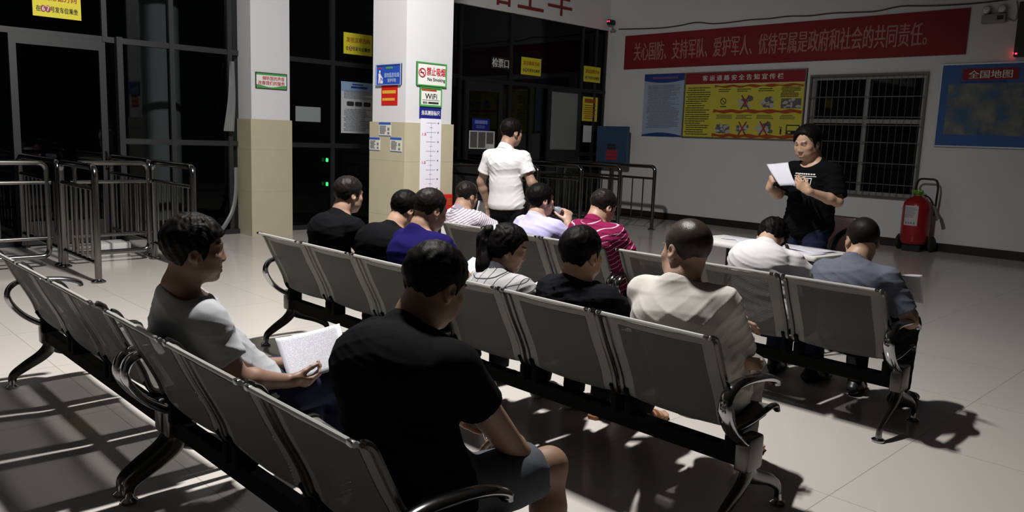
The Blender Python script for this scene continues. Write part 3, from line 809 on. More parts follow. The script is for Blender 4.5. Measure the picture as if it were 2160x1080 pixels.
# leg casting and armrest
def tapered(pts, rr, sx, up=(1, 0, 0)):
    q = MB(); q.tube(pts, rr, 12, sx=sx, up=up); return q
q = MB()
q.tube(smooth_path([(0, .205, .37), (0, .205, .28), (0, .20, .215), (0, .155, .165), (0, .07, .115), (0, .012, .075), (0, .0, .035)], 5), [.040] * 10 + [.040 - .0010 * i for i in range(21)], 12, sx=.62, up=(1, 0, 0))
q.tube(smooth_path([(0, .205, .25), (0, .235, .205), (0, .30, .175), (0, .40, .135), (0, .478, .085), (0, .49, .035)], 5), [.040 - .0009 * i for i in range(26)], 12, sx=.62, up=(1, 0, 0))
q.bbox(-.032, .032, .15, .27, .235, .375, .012)
leg_me = q.mesh('leg', M['cast'], True)
q = MB()
for v in (0., .49): q.lathe([(.012, .0), (.032, 0), (.034, .012), (.018, .022), (.014, .05)], (0, v, 0), 14)
foot_me = q.mesh('foot_pad', M['chrome'], True)
ap = smooth_path([(0, .20, .33), (0, .12, .375), (0, .055, .43), (0, .008, .50), (0, .004, .55), (0, .035, .592), (0, .10, .608), (0, .20, .607), (0, .30, .595), (0, .365, .572), (0, .375, .552)], 5)
q = MB(); q.tube(ap, [.024] * 18 + [.022] * (len(ap) - 18), 12, sx=1.25, sy=.72, up=(1, 0, 0)); arm_me = q.mesh('armrest', M['chrome'], True)

def make_bench(cx, y0, label, rz=0.):
    root = empty('waiting_bench', (cx, y0, 0), rz)
    tag(root, label, 'bench', 'three seat steel waiting benches')
    q = MB(); q.box(-.90, .90, .172, .225, .245, .318, b=.008); q.build('beam', M['beam'], root)
    for k in (-1, 0, 1):
        s = mesh_obj('seat', bord_me, root); s.location.x = k * .577
        pp = mesh_obj('perforated_panel', perf_me, s); so = pp.modifiers.new('sheet_thickness', 'SOLIDIFY'); so.thickness = .0018; so.use_rim = False; mesh_obj('top_lip', lip_me, s); 
        for e in (-1, 1):
            r = mesh_obj('side_rail', rail_me, s); r.location.x = e * (SW + .006)
            r = mesh_obj('corner_cap', cap_me, s); r.location.x = e * (SW - .008)
            r = mesh_obj('bracket', brk_me, s); r.location.x = e * (SW - .012)
    for e in (-1, 1):
        l = mesh_obj('leg', leg_me, root); l.location.x = e * .885
        mesh_obj('foot_pad', foot_me, l)
        a = mesh_obj('armrest', arm_me, root); a.location.x = e * .885
    return root
ROW1, ROW2, ROW3 = 4.17, 2.58, 1.03
B = {}
B['1L'] = make_bench(-4.205, ROW1, 'steel three seat bench where the striped, lavender and crimson shirts sit')
B['1R'] = make_bench(-2.37, ROW1, 'steel three seat bench by the table with one empty seat, under the polo shirt man')
B['2L'] = make_bench(-4.19, ROW2, 'steel three seat bench holding the two black shirts and the blue shirt')
B['2R'] = make_bench(-2.36, ROW2, 'steel three seat bench under the ponytailed woman and the bald man in white')
B['3L'] = make_bench(-4.17, ROW3, 'empty steel three seat bench at the left edge')
B['3R'] = make_bench(-2.31, ROW3, 'nearest steel bench, under the grey shirt man and the large black shirt man')

# ------------------------------------------------------------------ steel queue barriers
def barrier(loc, rz, length, nb, label, cat='barrier', gate=False, group='steel queue barriers'):
    root = empty('queue_barrier', loc, rz); tag(root, label, cat, group)
    H = 1.09; r = .032
    if not gate:
        q = MB(); q.tube(arc_path([(0, 0, .0), (0, 0, H), (length, 0, H), (length, 0, 0)], .09, 7), r, 12); q.build('frame', M['steel'], root, True)
        for x in (0, length):
            q = MB(); q.lathe([(.065, 0), (.065, .012), (.045, .025), (.036, .03)], (x, 0, 0), 16); q.build('foot_flange', M['steel'], root, True)
        lo, hi = .18, .885
    else:
        q = MB(); q.tube(arc_path([(.06, 0, .12), (length - .06, 0, .12), (length - .06, 0, H - .01), (.06, 0, H - .01), (.06, 0, .12)], .08, 6), .027, 10); q.build('frame', M['steel'], root, True)
        lo, hi = .31, .88
    for z in ((lo, hi) if not gate else (lo, hi)):
        q = MB(); q.tube([(.02, 0, z), (length - .02, 0, z)], .021, 10); q.build('cross_rail', M['steel'], root, True)
    q = MB(); q.tube([(0, 0, lo), (0, 0, hi)], .0125, 8); me = q.mesh('baluster', M['steel'], True)
    for k in range(nb):
        b = mesh_obj('baluster', me, root); b.location.x = length * (k + 1) / (nb + 1)
    return root
# left: two lanes running to the glass wall, gates across their far ends
barrier((-9.12, 2.40, 0), 0, 1.06, 6, 'steel barrier whose round post stands nearest on the left floor')
barrier((-9.20, 3.34, 0), 0, 1.10, 7, 'steel barrier half hidden behind the grey shirt man head')
barrier((-10.75, 2.40, 0), 0, 1.5, 8, 'steel barrier farther back toward the glass on the left')
barrier((-10.75, 3.40, 0), 0, 1.3, 7, 'steel barrier against the glass behind the second left lane')
barrier((-9.16, .35, 0), PI / 2, 1.98, 7, 'bright gate frame running off the left edge', 'gate', True, 'steel gates')
barrier((-9.16, 2.47, 0), PI / 2, .86, 4, 'bright steel gate frame closing the lane between two left barriers', 'gate', True, 'steel gates')
# right: four lanes before the ticket doors
for i, y in enumerate((8.50, 9.47, 10.44, 11.40)):
    barrier((-10.3, y, 0), 0, 2.10, 8, ('steel barrier just right of the walking man in white', 'second steel barrier right of the walking man', 'steel barrier behind the crimson shirt man', 'steel barrier nearest the back wall in front of the blue board')[i])
barrier((-10.40, 9.75, 0), PI / 2, 1.6, 6, 'steel gate closing the lanes near the frosted door', 'gate', True, 'steel gates')

# ------------------------------------------------------------------ folding table and papers
tb = empty('folding_table', (-3.00, 5.665, 0), math.radians(-7)); tag(tb, 'white folding table with papers in front of the standing speaker', 'table')
q = MB(); q.box(-.58, .58, -.24, .24, .715, .752, b=.022); q.build('tabletop', M['white_plastic'], tb, True)
for s in (-1, 1):
    q = MB()
    q.tube(arc_path([(s * .50, -.20, 0.0), (s * .50, -.20, .70), (s * .50, .20, .70), (s * .50, .20, 0.0)], .04), .014, 8)
    q.tube([(s * .50, -.20, .16), (s * .50, .20, .16)], .010, 8)
    q.build('leg_frame', M['black_plastic'], tb, True)
    q = MB(); q.tube([(s * .50, 0, .17), (s * .12, 0, .69)], .009, 8); q.tube([(s * .50, .02, .34), (s * .2, .02, .36)], .012, 8); q.build('brace', M['black_plastic'], tb, True)
def mat_print():
    mt = bpy.data.materials.new('printed_paper'); mt.use_nodes = True; nt = mt.node_tree; L = nt.links.new
    b = nt.nodes['Principled BSDF']; b.inputs['Roughness'].default_value = .8
    uv = nt.nodes.new('ShaderNodeUVMap'); sep = nt.nodes.new('ShaderNodeSeparateXYZ'); L(uv.outputs[0], sep.inputs[0])
    def math_(op, a, bv=None):
        n = nt.nodes.new('ShaderNodeMath'); n.operation = op
        L(a, n.inputs[0])
        if bv is not None: n.inputs[1].default_value = bv
        return n.outputs[0]
    row = math_('MULTIPLY', sep.outputs['Y'], 46); fr = math_('FRACT', row); line = math_('LESS_THAN', fr, .5)
    fl = math_('FLOOR', row)
    cmb = nt.nodes.new('ShaderNodeCombineXYZ'); L(math_('MULTIPLY', sep.outputs['X'], 85), cmb.inputs[0]); L(math_('MULTIPLY', fl, 7.3), cmb.inputs[1])
    n = nt.nodes.new('ShaderNodeTexNoise'); n.inputs['Scale'].default_value = 1; n.inputs['Detail'].default_value = 0; L(cmb.outputs[0], n.inputs['Vector'])
    word = math_('GREATER_THAN', n.outputs['Fac'], .44)
    mu = nt.nodes.new('ShaderNodeMath'); mu.operation = 'MULTIPLY'; L(line, mu.inputs[0]); L(word, mu.inputs[1])
    def inside(a, lo, hi):
        x = math_('GREATER_THAN', a, lo); y = math_('LESS_THAN', a, hi)
        m_ = nt.nodes.new('ShaderNodeMath'); m_.operation = 'MULTIPLY'; L(x, m_.inputs[0]); L(y, m_.inputs[1]); return m_.outputs[0]
    k = mu.outputs[0]
    for s_ in (inside(sep.outputs['X'], .08, .93), inside(sep.outputs['Y'], .06, .95)):
        m_ = nt.nodes.new('ShaderNodeMath'); m_.operation = 'MULTIPLY'; L(k, m_.inputs[0]); L(s_, m_.inputs[1]); k = m_.outputs[0]
    mx = nt.nodes.new('ShaderNodeMix'); mx.data_type = 'RGBA'; L(k, mx.inputs[0])
    mx.inputs[6].default_value = (.66, .665, .73, 1); mx.inputs[7].default_value = (.38, .385, .43, 1)
    L(mx.outputs[2], b.inputs['Base Color'])
    return mt
M['print'] = mat_print()
def sheet_of_paper(name, corners, label, bend=.012, mat='paper', n=10, thick=.0015, cat='paper', group=None, bend_axis=0):
    """corners: top-left, top-right, bottom-right, bottom-left"""
    tl, tr, br, bl = [Vector(c) for c in corners]
    nrm = (tr - tl).cross(bl - tl).normalized()
    org = (tl + tr + br + bl) / 4
    V, F, UV = [], [], []
    for i in range(n + 1):
        for j in range(n + 1):
            u, v = j / n, i / n
            p = (tl * (1 - u) + tr * u) * (1 - v) + (bl * (1 - u) + br * u) * v
            w = u if bend_axis == 0 else v
            p = p + nrm * bend * 4 * w * (1 - w) + nrm * .003 * math.sin(5 * u + 3 * v)
            V.append(p - org); UV.append((u, 1 - v))
    for i in range(n):
        for j in range(n):
            a = i * (n + 1) + j; F.append((a, a + n + 1, a + n + 2, a + 1))
    me = bpy.data.meshes.new(name); me.from_pydata([tuple(p) for p in V], [], F); me.materials.append(M[mat])
    uvl = me.uv_layers.new(name='UVMap')
    for poly in me.polygons:
        for li in poly.loop_indices: uvl.data[li].uv = UV[me.loops[li].vertex_index]
    me.polygons.foreach_set('use_smooth', [True] * len(me.polygons)); me.update()
    o = bpy.data.objects.new(name, me); COL.objects.link(o); o.location = org
    so = o.modifiers.new('thickness', 'SOLIDIFY'); so.thickness = thick
    tag(o, label, cat, group); return o
def flat_paper(c, w, h, rz, z, label, mat='paper', group='papers on the table'):
    R_ = Matrix.Rotation(rz, 3, 'Z')
    cs = [Vector((c[0], c[1], z)) + R_ @ Vector((a * w / 2, b * h / 2, 0)) for a, b in ((-1, 1), (1, 1), (1, -1), (-1, -1))]
    return sheet_of_paper('paper_sheet', cs, label, bend=.002, mat=mat, n=6, group=group)
flat_paper((-3.27, 5.80), .30, .21, .2, .757, 'loose white paper sheet at the left end of the table')
flat_paper((-3.12, 5.72), .21, .28, -.9, .757, 'second white paper sheet beside the leaning man head on the table')
flat_paper((-2.66, 5.66), .34, .24, -.25, .762, 'open white papers right of the leaning man on the table')
flat_paper((-2.62, 5.50), .28, .21, -.12, .757, 'white paper sheet at the near right corner of the table')
q = MB(); q.box(-.10, .10, -.012, .012, 0, .014, b=.005); o = q.build('marker_pen', M['black_plastic'], None, True); o.location = (-2.76, 5.54, .768); o.rotation_euler = (0, 0, -1.05)
tag(o, 'thick black pen lying across the papers on the table', 'pen')

# armchair behind the speaker
ch = empty('office_chair', (-3.22, 6.95, 0), math.radians(170)); tag(ch, 'dark maroon leather office chair behind the standing speaker', 'chair')
q = MB(); q.bbox(-.25, .25, -.26, .26, .42, .53, .05); q.build('seat', M['leather'], ch, True)
q = MB(); q.bbox(-.25, .25, -.05, .05, 0, .42, .045, Matrix.Translation((0, -.27, .48)) @ Matrix.Rotation(math.radians(8), 4, 'X')); q.build('backrest', M['leather'], ch, True)
for s in (-1, 1):
    q = MB(); q.tube(smooth_path([(s * .27, -.18, .45), (s * .30, -.22, .62), (s * .29, -.22, .78), (s * .29, -.08, .80), (s * .30, .12, .72), (s * .28, .16, .5)], 5), .026, 10, sx=1.2); q.build('armrest', M['black_plastic'], ch, True)
    q = MB(); q.tube([(s * .29, -.2, .802), (s * .29, -.08, .82)], .018, 8); q.build('arm_cap', M['chrome'], ch, True)
q = MB(); q.tube([(0, 0, .08), (0, 0, .42)], .03, 10); q.build('pillar', M['chrome'], ch, True)
q = MB()
for k in range(5):
    a = k * 2 * PI / 5; q.tube([(0, 0, .10), (.28 * math.cos(a), .28 * math.sin(a), .06)], [.03, .018], 8)
    q.lathe([(.0, 0), (.02, .0), (.025, .02), (.02, .05), (0, .05)], (.28 * math.cos(a), .28 * math.sin(a), .0), 10)
q.build('wheel_base', M['black_plastic'], ch, True)
# ------------------------------------------------------------------ figures: smooth-blended solids meshed as one surface
F32 = np.float32
def nz(v): v = np.asarray(v, float); return v / (np.linalg.norm(v) + 1e-9)
def A3(*v): return np.array(v if len(v) == 3 else v[0], float)

class Prim:
    """fn(x,y,z)->signed distance, with a bounding box"""
    def __init__(s, fn, lo, hi): s.fn, s.lo, s.hi = fn, np.asarray(lo, float), np.asarray(hi, float)
def rcone(a, b, ra, rb):
    a, b = A3(a), A3(b); ab = b - a; L2 = max(ab @ ab, 1e-9)
    def fn(x, y, z):
        t = np.clip(((x - a[0]) * ab[0] + (y - a[1]) * ab[1] + (z - a[2]) * ab[2]) / L2, 0, 1)
        dx, dy, dz = x - a[0] - t * ab[0], y - a[1] - t * ab[1], z - a[2] - t * ab[2]
        return np.sqrt(dx * dx + dy * dy + dz * dz) - (ra + (rb - ra) * t)
    r = max(ra, rb)
    return Prim(fn, np.minimum(a, b) - r, np.maximum(a, b) + r)
def econe(a, b, wa, da, wb, db, lat):
    """cone of elliptic section: half width w along lat, half depth d across it"""
    a, b = A3(a), A3(b); ab = b - a; L2 = max(ab @ ab, 1e-9); l = nz(lat)
    def fn(x, y, z):
        t = np.clip(((x - a[0]) * ab[0] + (y - a[1]) * ab[1] + (z - a[2]) * ab[2]) / L2, 0, 1)
        dx, dy, dz = x - a[0] - t * ab[0], y - a[1] - t * ab[1], z - a[2] - t * ab[2]
        u = dx * l[0] + dy * l[1] + dz * l[2]
        v2 = np.maximum(dx * dx + dy * dy + dz * dz - u * u, 0)
        w, d = wa + (wb - wa) * t, da + (db - da) * t
        k0 = np.sqrt((u / w) ** 2 + v2 / d ** 2); k1 = np.sqrt((u / w ** 2) ** 2 + v2 / d ** 4) + 1e-6
        return np.where(k0 < .05, -np.minimum(w, d), k0 * (k0 - 1) / k1)
    r = max(wa, wb, da, db)
    return Prim(fn, np.minimum(a, b) - r, np.maximum(a, b) + r)
def ell(c, r, R=None):
    c, r = A3(c), A3(r); R = np.eye(3) if R is None else np.asarray(R)
    def fn(x, y, z):
        x, y, z = x - c[0], y - c[1], z - c[2]
        p = [R[0, i] * x + R[1, i] * y + R[2, i] * z for i in range(3)]
        k0 = np.sqrt(sum((p[i] / r[i]) ** 2 for i in range(3))); k1 = np.sqrt(sum((p[i] / r[i] ** 2) ** 2 for i in range(3))) + 1e-6
        return np.where(k0 < .05, -r.min(), k0 * (k0 - 1) / k1)
    m_ = r.max(); return Prim(fn, c - m_, c + m_)
def cut(p, pt, n):
    """keep the side of the plane where n points away"""
    pt, n = A3(pt), nz(n); f0 = p.fn
    return Prim(lambda x, y, z: np.maximum(f0(x, y, z), (x - pt[0]) * n[0] + (y - pt[1]) * n[1] + (z - pt[2]) * n[2]), p.lo, p.hi)

class Field:
    def __init__(s, prims, h, pad=.03):
        lo = np.min([p.lo for p in prims], 0) - pad; hi = np.max([p.hi for p in prims], 0) + pad
        n = np.ceil((hi - lo) / h).astype(int) + 1
        s.lo, s.h, s.n = lo, h, n
        s.ax = [(lo[i] + h * np.arange(n[i])).astype(F32) for i in range(3)]
        s.D = np.full(n, .2, F32)
    def blk(s, p, m_):
        i0 = np.maximum(np.floor((p.lo - m_ - s.lo) / s.h).astype(int), 0); i1 = np.minimum(np.ceil((p.hi + m_ - s.lo) / s.h).astype(int) + 1, s.n)
        if (i1 <= i0).any(): return None, None
        sl = tuple(slice(a, b) for a, b in zip(i0, i1))
        return sl, (s.ax[0][sl[0]][:, None, None], s.ax[1][sl[1]][None, :, None], s.ax[2][sl[2]][None, None, :])
    def add(s, p, k=.02):
        sl, g = s.blk(p, k + 2 * s.h)
        if sl is None: return
        d = p.fn(*g).astype(F32); o = s.D[sl]
        if k > 0:
            hh = np.maximum(k - np.abs(o - d), 0) / k
            s.D[sl] = np.minimum(o, d) - hh * hh * k * .25
        else: s.D[sl] = np.minimum(o, d)
    def sub(s, p, k=.006):
        sl, g = s.blk(p, k + 2 * s.h)
        if sl is None: return
        d = -p.fn(*g).astype(F32); o = s.D[sl]
        hh = np.maximum(k - np.abs(o - d), 0) / k if k > 0 else 0
        s.D[sl] = np.maximum(o, d) + (hh * hh * k * .25 if k > 0 else 0)
    def clip(s, pt, n):
        g = np.ix_(*s.ax); n = nz(n)
        s.D = np.maximum(s.D, ((g[0] - pt[0]) * n[0] + (g[1] - pt[1]) * n[1] + (g[2] - pt[2]) * n[2]).astype(F32))
    def warp(s, fn, band=.03):
        i = np.argwhere(np.abs(s.D) < band)
        p = s.lo + i * s.h
        s.D[i[:, 0], i[:, 1], i[:, 2]] += fn(p).astype(F32)
    def mesh(s):
        D = s.D; I = D < 0
        n = np.array(D.shape) - 1
        c = np.zeros(n, np.int8)
        for dx in (0, 1):
            for dy in (0, 1):
                for dz in (0, 1): c += I[dx:n[0] + dx, dy:n[1] + dy, dz:n[2] + dz]
        act = (c > 0) & (c < 8); ix = np.argwhere(act)
        cor = [(a, b, e) for a in (0, 1) for b in (0, 1) for e in (0, 1)]
        dv = np.stack([D[ix[:, 0] + q[0], ix[:, 1] + q[1], ix[:, 2] + q[2]] for q in cor], 1)
        acc = np.zeros((len(ix), 3)); cnt = np.zeros(len(ix))
        for i in range(8):
            for j in range(i + 1, 8):
                df = np.subtract(cor[j], cor[i])
                if np.abs(df).sum() != 1: continue
                a, b = dv[:, i], dv[:, j]; mk = (a < 0) != (b < 0)
                t = np.where(mk, a / np.where(mk, a - b, 1), 0)
                acc += np.where(mk[:, None], np.array(cor[i]) + t[:, None] * df, 0); cnt += mk
        V = s.lo + (ix + acc / cnt[:, None]) * s.h
        vid = np.full(n, -1, np.int64); vid[act] = np.arange(len(ix))
        Q = []
        for ax in range(3):
            b_, c_ = (ax + 1) % 3, (ax + 2) % 3
            sl0 = [slice(0, n[0]), slice(0, n[1]), slice(0, n[2])]; sl1 = list(sl0)
            sl1[ax] = slice(1, n[ax] + 1)
            sl0[b_] = slice(1, n[b_]); sl0[c_] = slice(1, n[c_]); sl1[b_] = sl0[b_]; sl1[c_] = sl0[c_]
            i0, i1 = I[tuple(sl0)], I[tuple(sl1)]
            e = np.argwhere(i0 != i1)
            if not len(e): continue
            inside = i0[e[:, 0], e[:, 1], e[:, 2]]
            e[:, b_] += 1; e[:, c_] += 1
            def at(db, dc):
                q = e.copy(); q[:, b_] -= db; q[:, c_] -= dc; return vid[q[:, 0], q[:, 1], q[:, 2]]
            q = np.stack([at(1, 1), at(0, 1), at(0, 0), at(1, 0)], 1)
            q[~inside] = q[~inside][:, ::-1]
            Q.append(q)
        Q = np.concatenate(Q); Q = Q[(Q >= 0).all(1)]
        return V, Q
    def grad(s, V):
        i = np.clip(np.round((V - s.lo) / s.h).astype(int), 1, s.n - 2)
        g = np.stack([s.D[tuple((i + e).T)] - s.D[tuple((i - e).T)] for e in np.eye(3, dtype=int)], 1)
        return g / (np.linalg.norm(g, axis=1, keepdims=True) + 1e-9)

def np_obj(name, V, Q, mat, parent, origin=(0, 0, 0), attrs=None):
    me = bpy.data.meshes.new(name)
    V = (V - np.asarray(origin)).astype(F32)
    me.vertices.add(len(V)); me.vertices.foreach_set('co', V.ravel())
    me.loops.add(Q.size); me.loops.foreach_set('vertex_index', Q.ravel().astype(np.int32))
    me.polygons.add(len(Q)); me.polygons.foreach_set('loop_start', np.arange(0, Q.size, 4, dtype=np.int32))
    try: me.polygons.foreach_set('loop_total', np.full(len(Q), 4, np.int32))
    except Exception: pass
    me.polygons.foreach_set('use_smooth', np.ones(len(Q), bool))
    me.materials.append(mat)
    for k, a in (attrs or {}).items():
        if a.ndim == 2:
            at = me.attributes.new(k, 'FLOAT_COLOR', 'POINT'); at.data.foreach_set('color', np.concatenate([a, np.ones((len(a), 1))], 1).astype(F32).ravel())
        else:
            at = me.attributes.new(k, 'FLOAT', 'POINT'); at.data.foreach_set('value', a.astype(F32))
    me.update(calc_edges=True); me.validate()
    o = bpy.data.objects.new(name, me); COL.objects.link(o)
    if parent is not None: o.parent = parent
    return o

def mat_skin():
    mt = bpy.data.materials.new('skin'); mt.use_nodes = True; nt = mt.node_tree; L = nt.links.new
    b = nt.nodes['Principled BSDF']; at = nt.nodes.new('ShaderNodeAttribute'); at.attribute_name = 'tone'
    tc = nt.nodes.new('ShaderNodeTexCoord'); n = nt.nodes.new('ShaderNodeTexNoise'); n.inputs['Scale'].default_value = 30; n.inputs['Detail'].default_value = 4
    L(tc.outputs['Object'], n.inputs['Vector'])
    mx = nt.nodes.new('ShaderNodeMix'); mx.data_type = 'RGBA'; mx.blend_type = 'MULTIPLY'; mx.inputs[0].default_value = 1
    r = nt.nodes.new('ShaderNodeValToRGB'); r.color_ramp.elements[0].color = (.84, .82, .80, 1); r.color_ramp.elements[1].color = (1, 1, 1, 1)
    L(n.outputs['Fac'], r.inputs[0]); L(at.outputs['Color'], mx.inputs[6]); L(r.outputs[0], mx.inputs[7]); L(mx.outputs[2], b.inputs['Base Color'])
    b.inputs['Roughness'].default_value = .52; b.inputs['Subsurface Weight'].default_value = .0
    bp = nt.nodes.new('ShaderNodeBump'); bp.inputs['Strength'].default_value = .15; bp.inputs['Distance'].default_value = .002
    L(n.outputs['Fac'], bp.inputs['Height']); L(bp.outputs[0], b.inputs['Normal'])
    return mt
M['skin'] = mat_skin()
def mat_hair(name, col, rough, spec=.12):
    mt = bpy.data.materials.new(name); mt.use_nodes = True; nt = mt.node_tree; L = nt.links.new
    b = nt.nodes['Principled BSDF']; b.inputs['Base Color'].default_value = (*col, 1); b.inputs['Roughness'].default_value = rough
    b.inputs['Specular IOR Level'].default_value = spec
    tc = nt.nodes.new('ShaderNodeTexCoord'); mp = nt.nodes.new('ShaderNodeMapping'); mp.inputs['Scale'].default_value = (420, 420, 160)
    n = nt.nodes.new('ShaderNodeTexNoise'); n.inputs['Scale'].default_value = 1; n.inputs['Detail'].default_value = 2
    L(tc.outputs['Object'], mp.inputs[0]); L(mp.outputs[0], n.inputs['Vector'])
    bp = nt.nodes.new('ShaderNodeBump'); bp.inputs['Strength'].default_value = .35; bp.inputs['Distance'].default_value = .003
    L(n.outputs['Fac'], bp.inputs['Height']); L(bp.outputs[0], b.inputs['Normal'])
    return mt
M['hair'] = mat_hair('black_hair', (.0045, .004, .004), .5, .07)
M['stubble'] = mat_hair('cropped_hair', (.012, .010, .009), .42, .1)
M['scalp'] = mat_hair('shaved_scalp', (.036, .026, .020), .32, .3)

def cloth(name, col, kind=None, c2=(1, 1, 1), rough=.9, period=.05, duty=.15, kind2=None):
    """woven cloth; stripes run on the mesh's own 'along'/'across' lengths in metres"""
    mt = bpy.data.materials.new(name); mt.use_nodes = True; nt = mt.node_tree; L = nt.links.new
    b = nt.nodes['Principled BSDF']; b.inputs['Roughness'].default_value = rough; b.inputs['Specular IOR Level'].default_value = .08
    tc = nt.nodes.new('ShaderNodeTexCoord'); n = nt.nodes.new('ShaderNodeTexNoise'); n.inputs['Scale'].default_value = 26; n.inputs['Detail'].default_value = 5
    L(tc.outputs['Object'], n.inputs['Vector'])
    mx = nt.nodes.new('ShaderNodeMix'); mx.data_type = 'RGBA'
    mx.inputs[6].default_value = (*[c * .9 for c in col], 1); mx.inputs[7].default_value = (*[min(1, c * 1.08) for c in col], 1)
    L(n.outputs['Fac'], mx.inputs[0]); outc = mx.outputs[2]
    def stripes(attr, per, dt):
        a = nt.nodes.new('ShaderNodeAttribute'); a.attribute_name = attr
        d = nt.nodes.new('ShaderNodeMath'); d.operation = 'DIVIDE'; L(a.outputs['Fac'], d.inputs[0]); d.inputs[1].default_value = per
        f = nt.nodes.new('ShaderNodeMath'); f.operation = 'FRACT'; L(d.outputs[0], f.inputs[0])
        l = nt.nodes.new('ShaderNodeMath'); l.operation = 'LESS_THAN'; L(f.outputs[0], l.inputs[0]); l.inputs[1].default_value = dt
        return l.outputs[0]
    if kind:
        k = stripes('along', period, duty); ks = stripes('along_sleeve', period, duty)
        am = nt.nodes.new('ShaderNodeAttribute'); am.attribute_name = 'sleeve'
        gt = nt.nodes.new('ShaderNodeMath'); gt.operation = 'GREATER_THAN'; L(am.outputs['Fac'], gt.inputs[0]); gt.inputs[1].default_value = .5
        mk = nt.nodes.new('ShaderNodeMix'); mk.data_type = 'FLOAT'; L(gt.outputs[0], mk.inputs[0]); L(k, mk.inputs[2]); L(ks, mk.inputs[3]); k = mk.outputs[0]
        if kind == 'plaid':
            k = stripes('along', period, duty)
            k2 = stripes('across', period, duty); m_ = nt.nodes.new('ShaderNodeMath'); m_.operation = 'MAXIMUM'; L(k, m_.inputs[0]); L(k2, m_.inputs[1]); k = m_.outputs[0]
        if kind == 'hemband':                      # stripes only on the lower part
            a = nt.nodes.new('ShaderNodeAttribute'); a.attribute_name = 'along'
            l = nt.nodes.new('ShaderNodeMath'); l.operation = 'LESS_THAN'; L(a.outputs['Fac'], l.inputs[0]); l.inputs[1].default_value = 1.26
            m_ = nt.nodes.new('ShaderNodeMath'); m_.operation = 'MULTIPLY'; L(k, m_.inputs[0]); L(l.outputs[0], m_.inputs[1]); k = m_.outputs[0]
        mx2 = nt.nodes.new('ShaderNodeMix'); mx2.data_type = 'RGBA'; L(k, mx2.inputs[0]); L(outc, mx2.inputs[6]); mx2.inputs[7].default_value = (*c2, 1); outc = mx2.outputs[2]
    L(outc, b.inputs['Base Color'])
    n2 = nt.nodes.new('ShaderNodeTexNoise'); n2.inputs['Scale'].default_value = 7; n2.inputs['Detail'].default_value = 2; n2.inputs['Distortion'].default_value = .4
    L(tc.outputs['Object'], n2.inputs['Vector'])
    bp = nt.nodes.new('ShaderNodeBump'); bp.inputs['Strength'].default_value = .35; bp.inputs['Distance'].default_value = .012
    L(n2.outputs['Fac'], bp.inputs['Height']); L(bp.outputs[0], b.inputs['Normal'])
    return mt

def rotm(yaw=0, pitch=0, roll=0):
    """head turn: yaw left, pitch down, roll to the figure's right; degrees"""
    y, p, r = [math.radians(a) for a in (yaw, pitch, roll)]
    Rz = np.array([[math.cos(y), -math.sin(y), 0], [math.sin(y), math.cos(y), 0], [0, 0, 1]])
    Rx = np.array([[1, 0, 0], [0, math.cos(-p), -math.sin(-p)], [0, math.sin(-p), math.cos(-p)]])
    Ry = np.array([[math.cos(r), 0, math.sin(r)], [0, 1, 0], [-math.sin(r), 0, math.cos(r)]])
    return Rz @ Rx @ Ry

def head_prims(c, R, s=1., fem=False, full=1.):
    """list of (prim, blend, op) in head space: y forward, z up, origin between the ears"""
    P = lambda x, y, z: c + R @ (A3(x, y, z) * s)
    out = []
    def E(p, r, k, op='+', R2=None): out.append((ell(P(*p), A3(r) * s, R if R2 is None else R @ R2), k * s, op))
    def C(a, b, ra, rb, k, op='+'): out.append((rcone(P(*a), P(*b), ra * s, rb * s), k * s, op))
    E((0, -.012, .038), (.076, .096, .084), .03)                       # cranium
    E((0, .028, -.030), (.063 * full, .066, .082), .035)               # face
    E((0, .012, -.062), (.060 * full, .055, .042), .03)                # jaw
    E((0, .066, -.094), (.024, .020, .018), .025)                      # chin
    for q in (-1, 1):
        E((q * .042, .060, -.018), (.024, .022, .020), .02)            # cheekbone
        E((q * .037, .055, -.055), (.022 * full, .024, .026), .02)     # cheek
        E((q * .030, .098, .014), (.019, .014, .011), .012, '-')       # eye socket
        E((q * .031, .074, .012), (.0135, .0125, .0115), .006)         # eyelid ball
        C((q * .014, .090, .030), (q * .045, .080, .032), .0050, .0045, .012)   # brow
        E((q * .013, .094, -.032), (.009, .010, .007), .008)           # nostril wing
        Re = rotm(q * -18, 0, q * -8)
        E((q * .078, -.010, -.004), (.010, .020, .032), .008, '+', Re)     # ear
        E((q * .085, -.006, .000), (.007, .010, .017), .005, '-', Re)
        E((q * .075, .000, -.032), (.007, .009, .010), .006)           # lobe
    C((0, .085, .018), (0, .096, -.020), .0080, .0105, .012)            # nose
    E((0, .097, -.025), (.0115, .0090, .0085), .010)
    C((-.016, .087, -.060), (.016, .087, -.060), .0078, .0078, .008)   # upper lip
    C((-.013, .087, -.071), (.013, .087, -.071), .0088, .0088, .006)   # lower lip
    out.append((rcone(P(-.024, .092, -.065), P(.024, .092, -.065), .0022 * s, .0022 * s), .003 * s, '-'))
    return out
def face_tone(V, c, R, s, base, T):
    tone_lip = (base[0] * .86, base[1] * .62, base[2] * .62)
    """own colour of lips, brows and eyes"""
    p = ((V - c) @ R) / s
    x, y, z = np.abs(p[:, 0]), p[:, 1], p[:, 2]
    f = y > .055
    lip = f & (x < .021) & (np.abs(z + .066) < .009 * (1 - (x / .026) ** 2)); T[lip] = A3(tone_lip)
    brow = f & (x > .012) & (x < .050) & (np.abs(z - (.033 + .06 * x - 1.1 * (x - .02) ** 2)) < .0030); T[brow] = A3(.03, .022, .018)
    lid = f & (x > .017) & (x < .046) & (np.abs(z - .0085) < .0024); T[lid] = A3(.03, .02, .02)
    nos = f & (y > .088) & (x > .004) & (x < .011) & (np.abs(z + .0405) < .003); T[nos] = A3(.10, .04, .03)

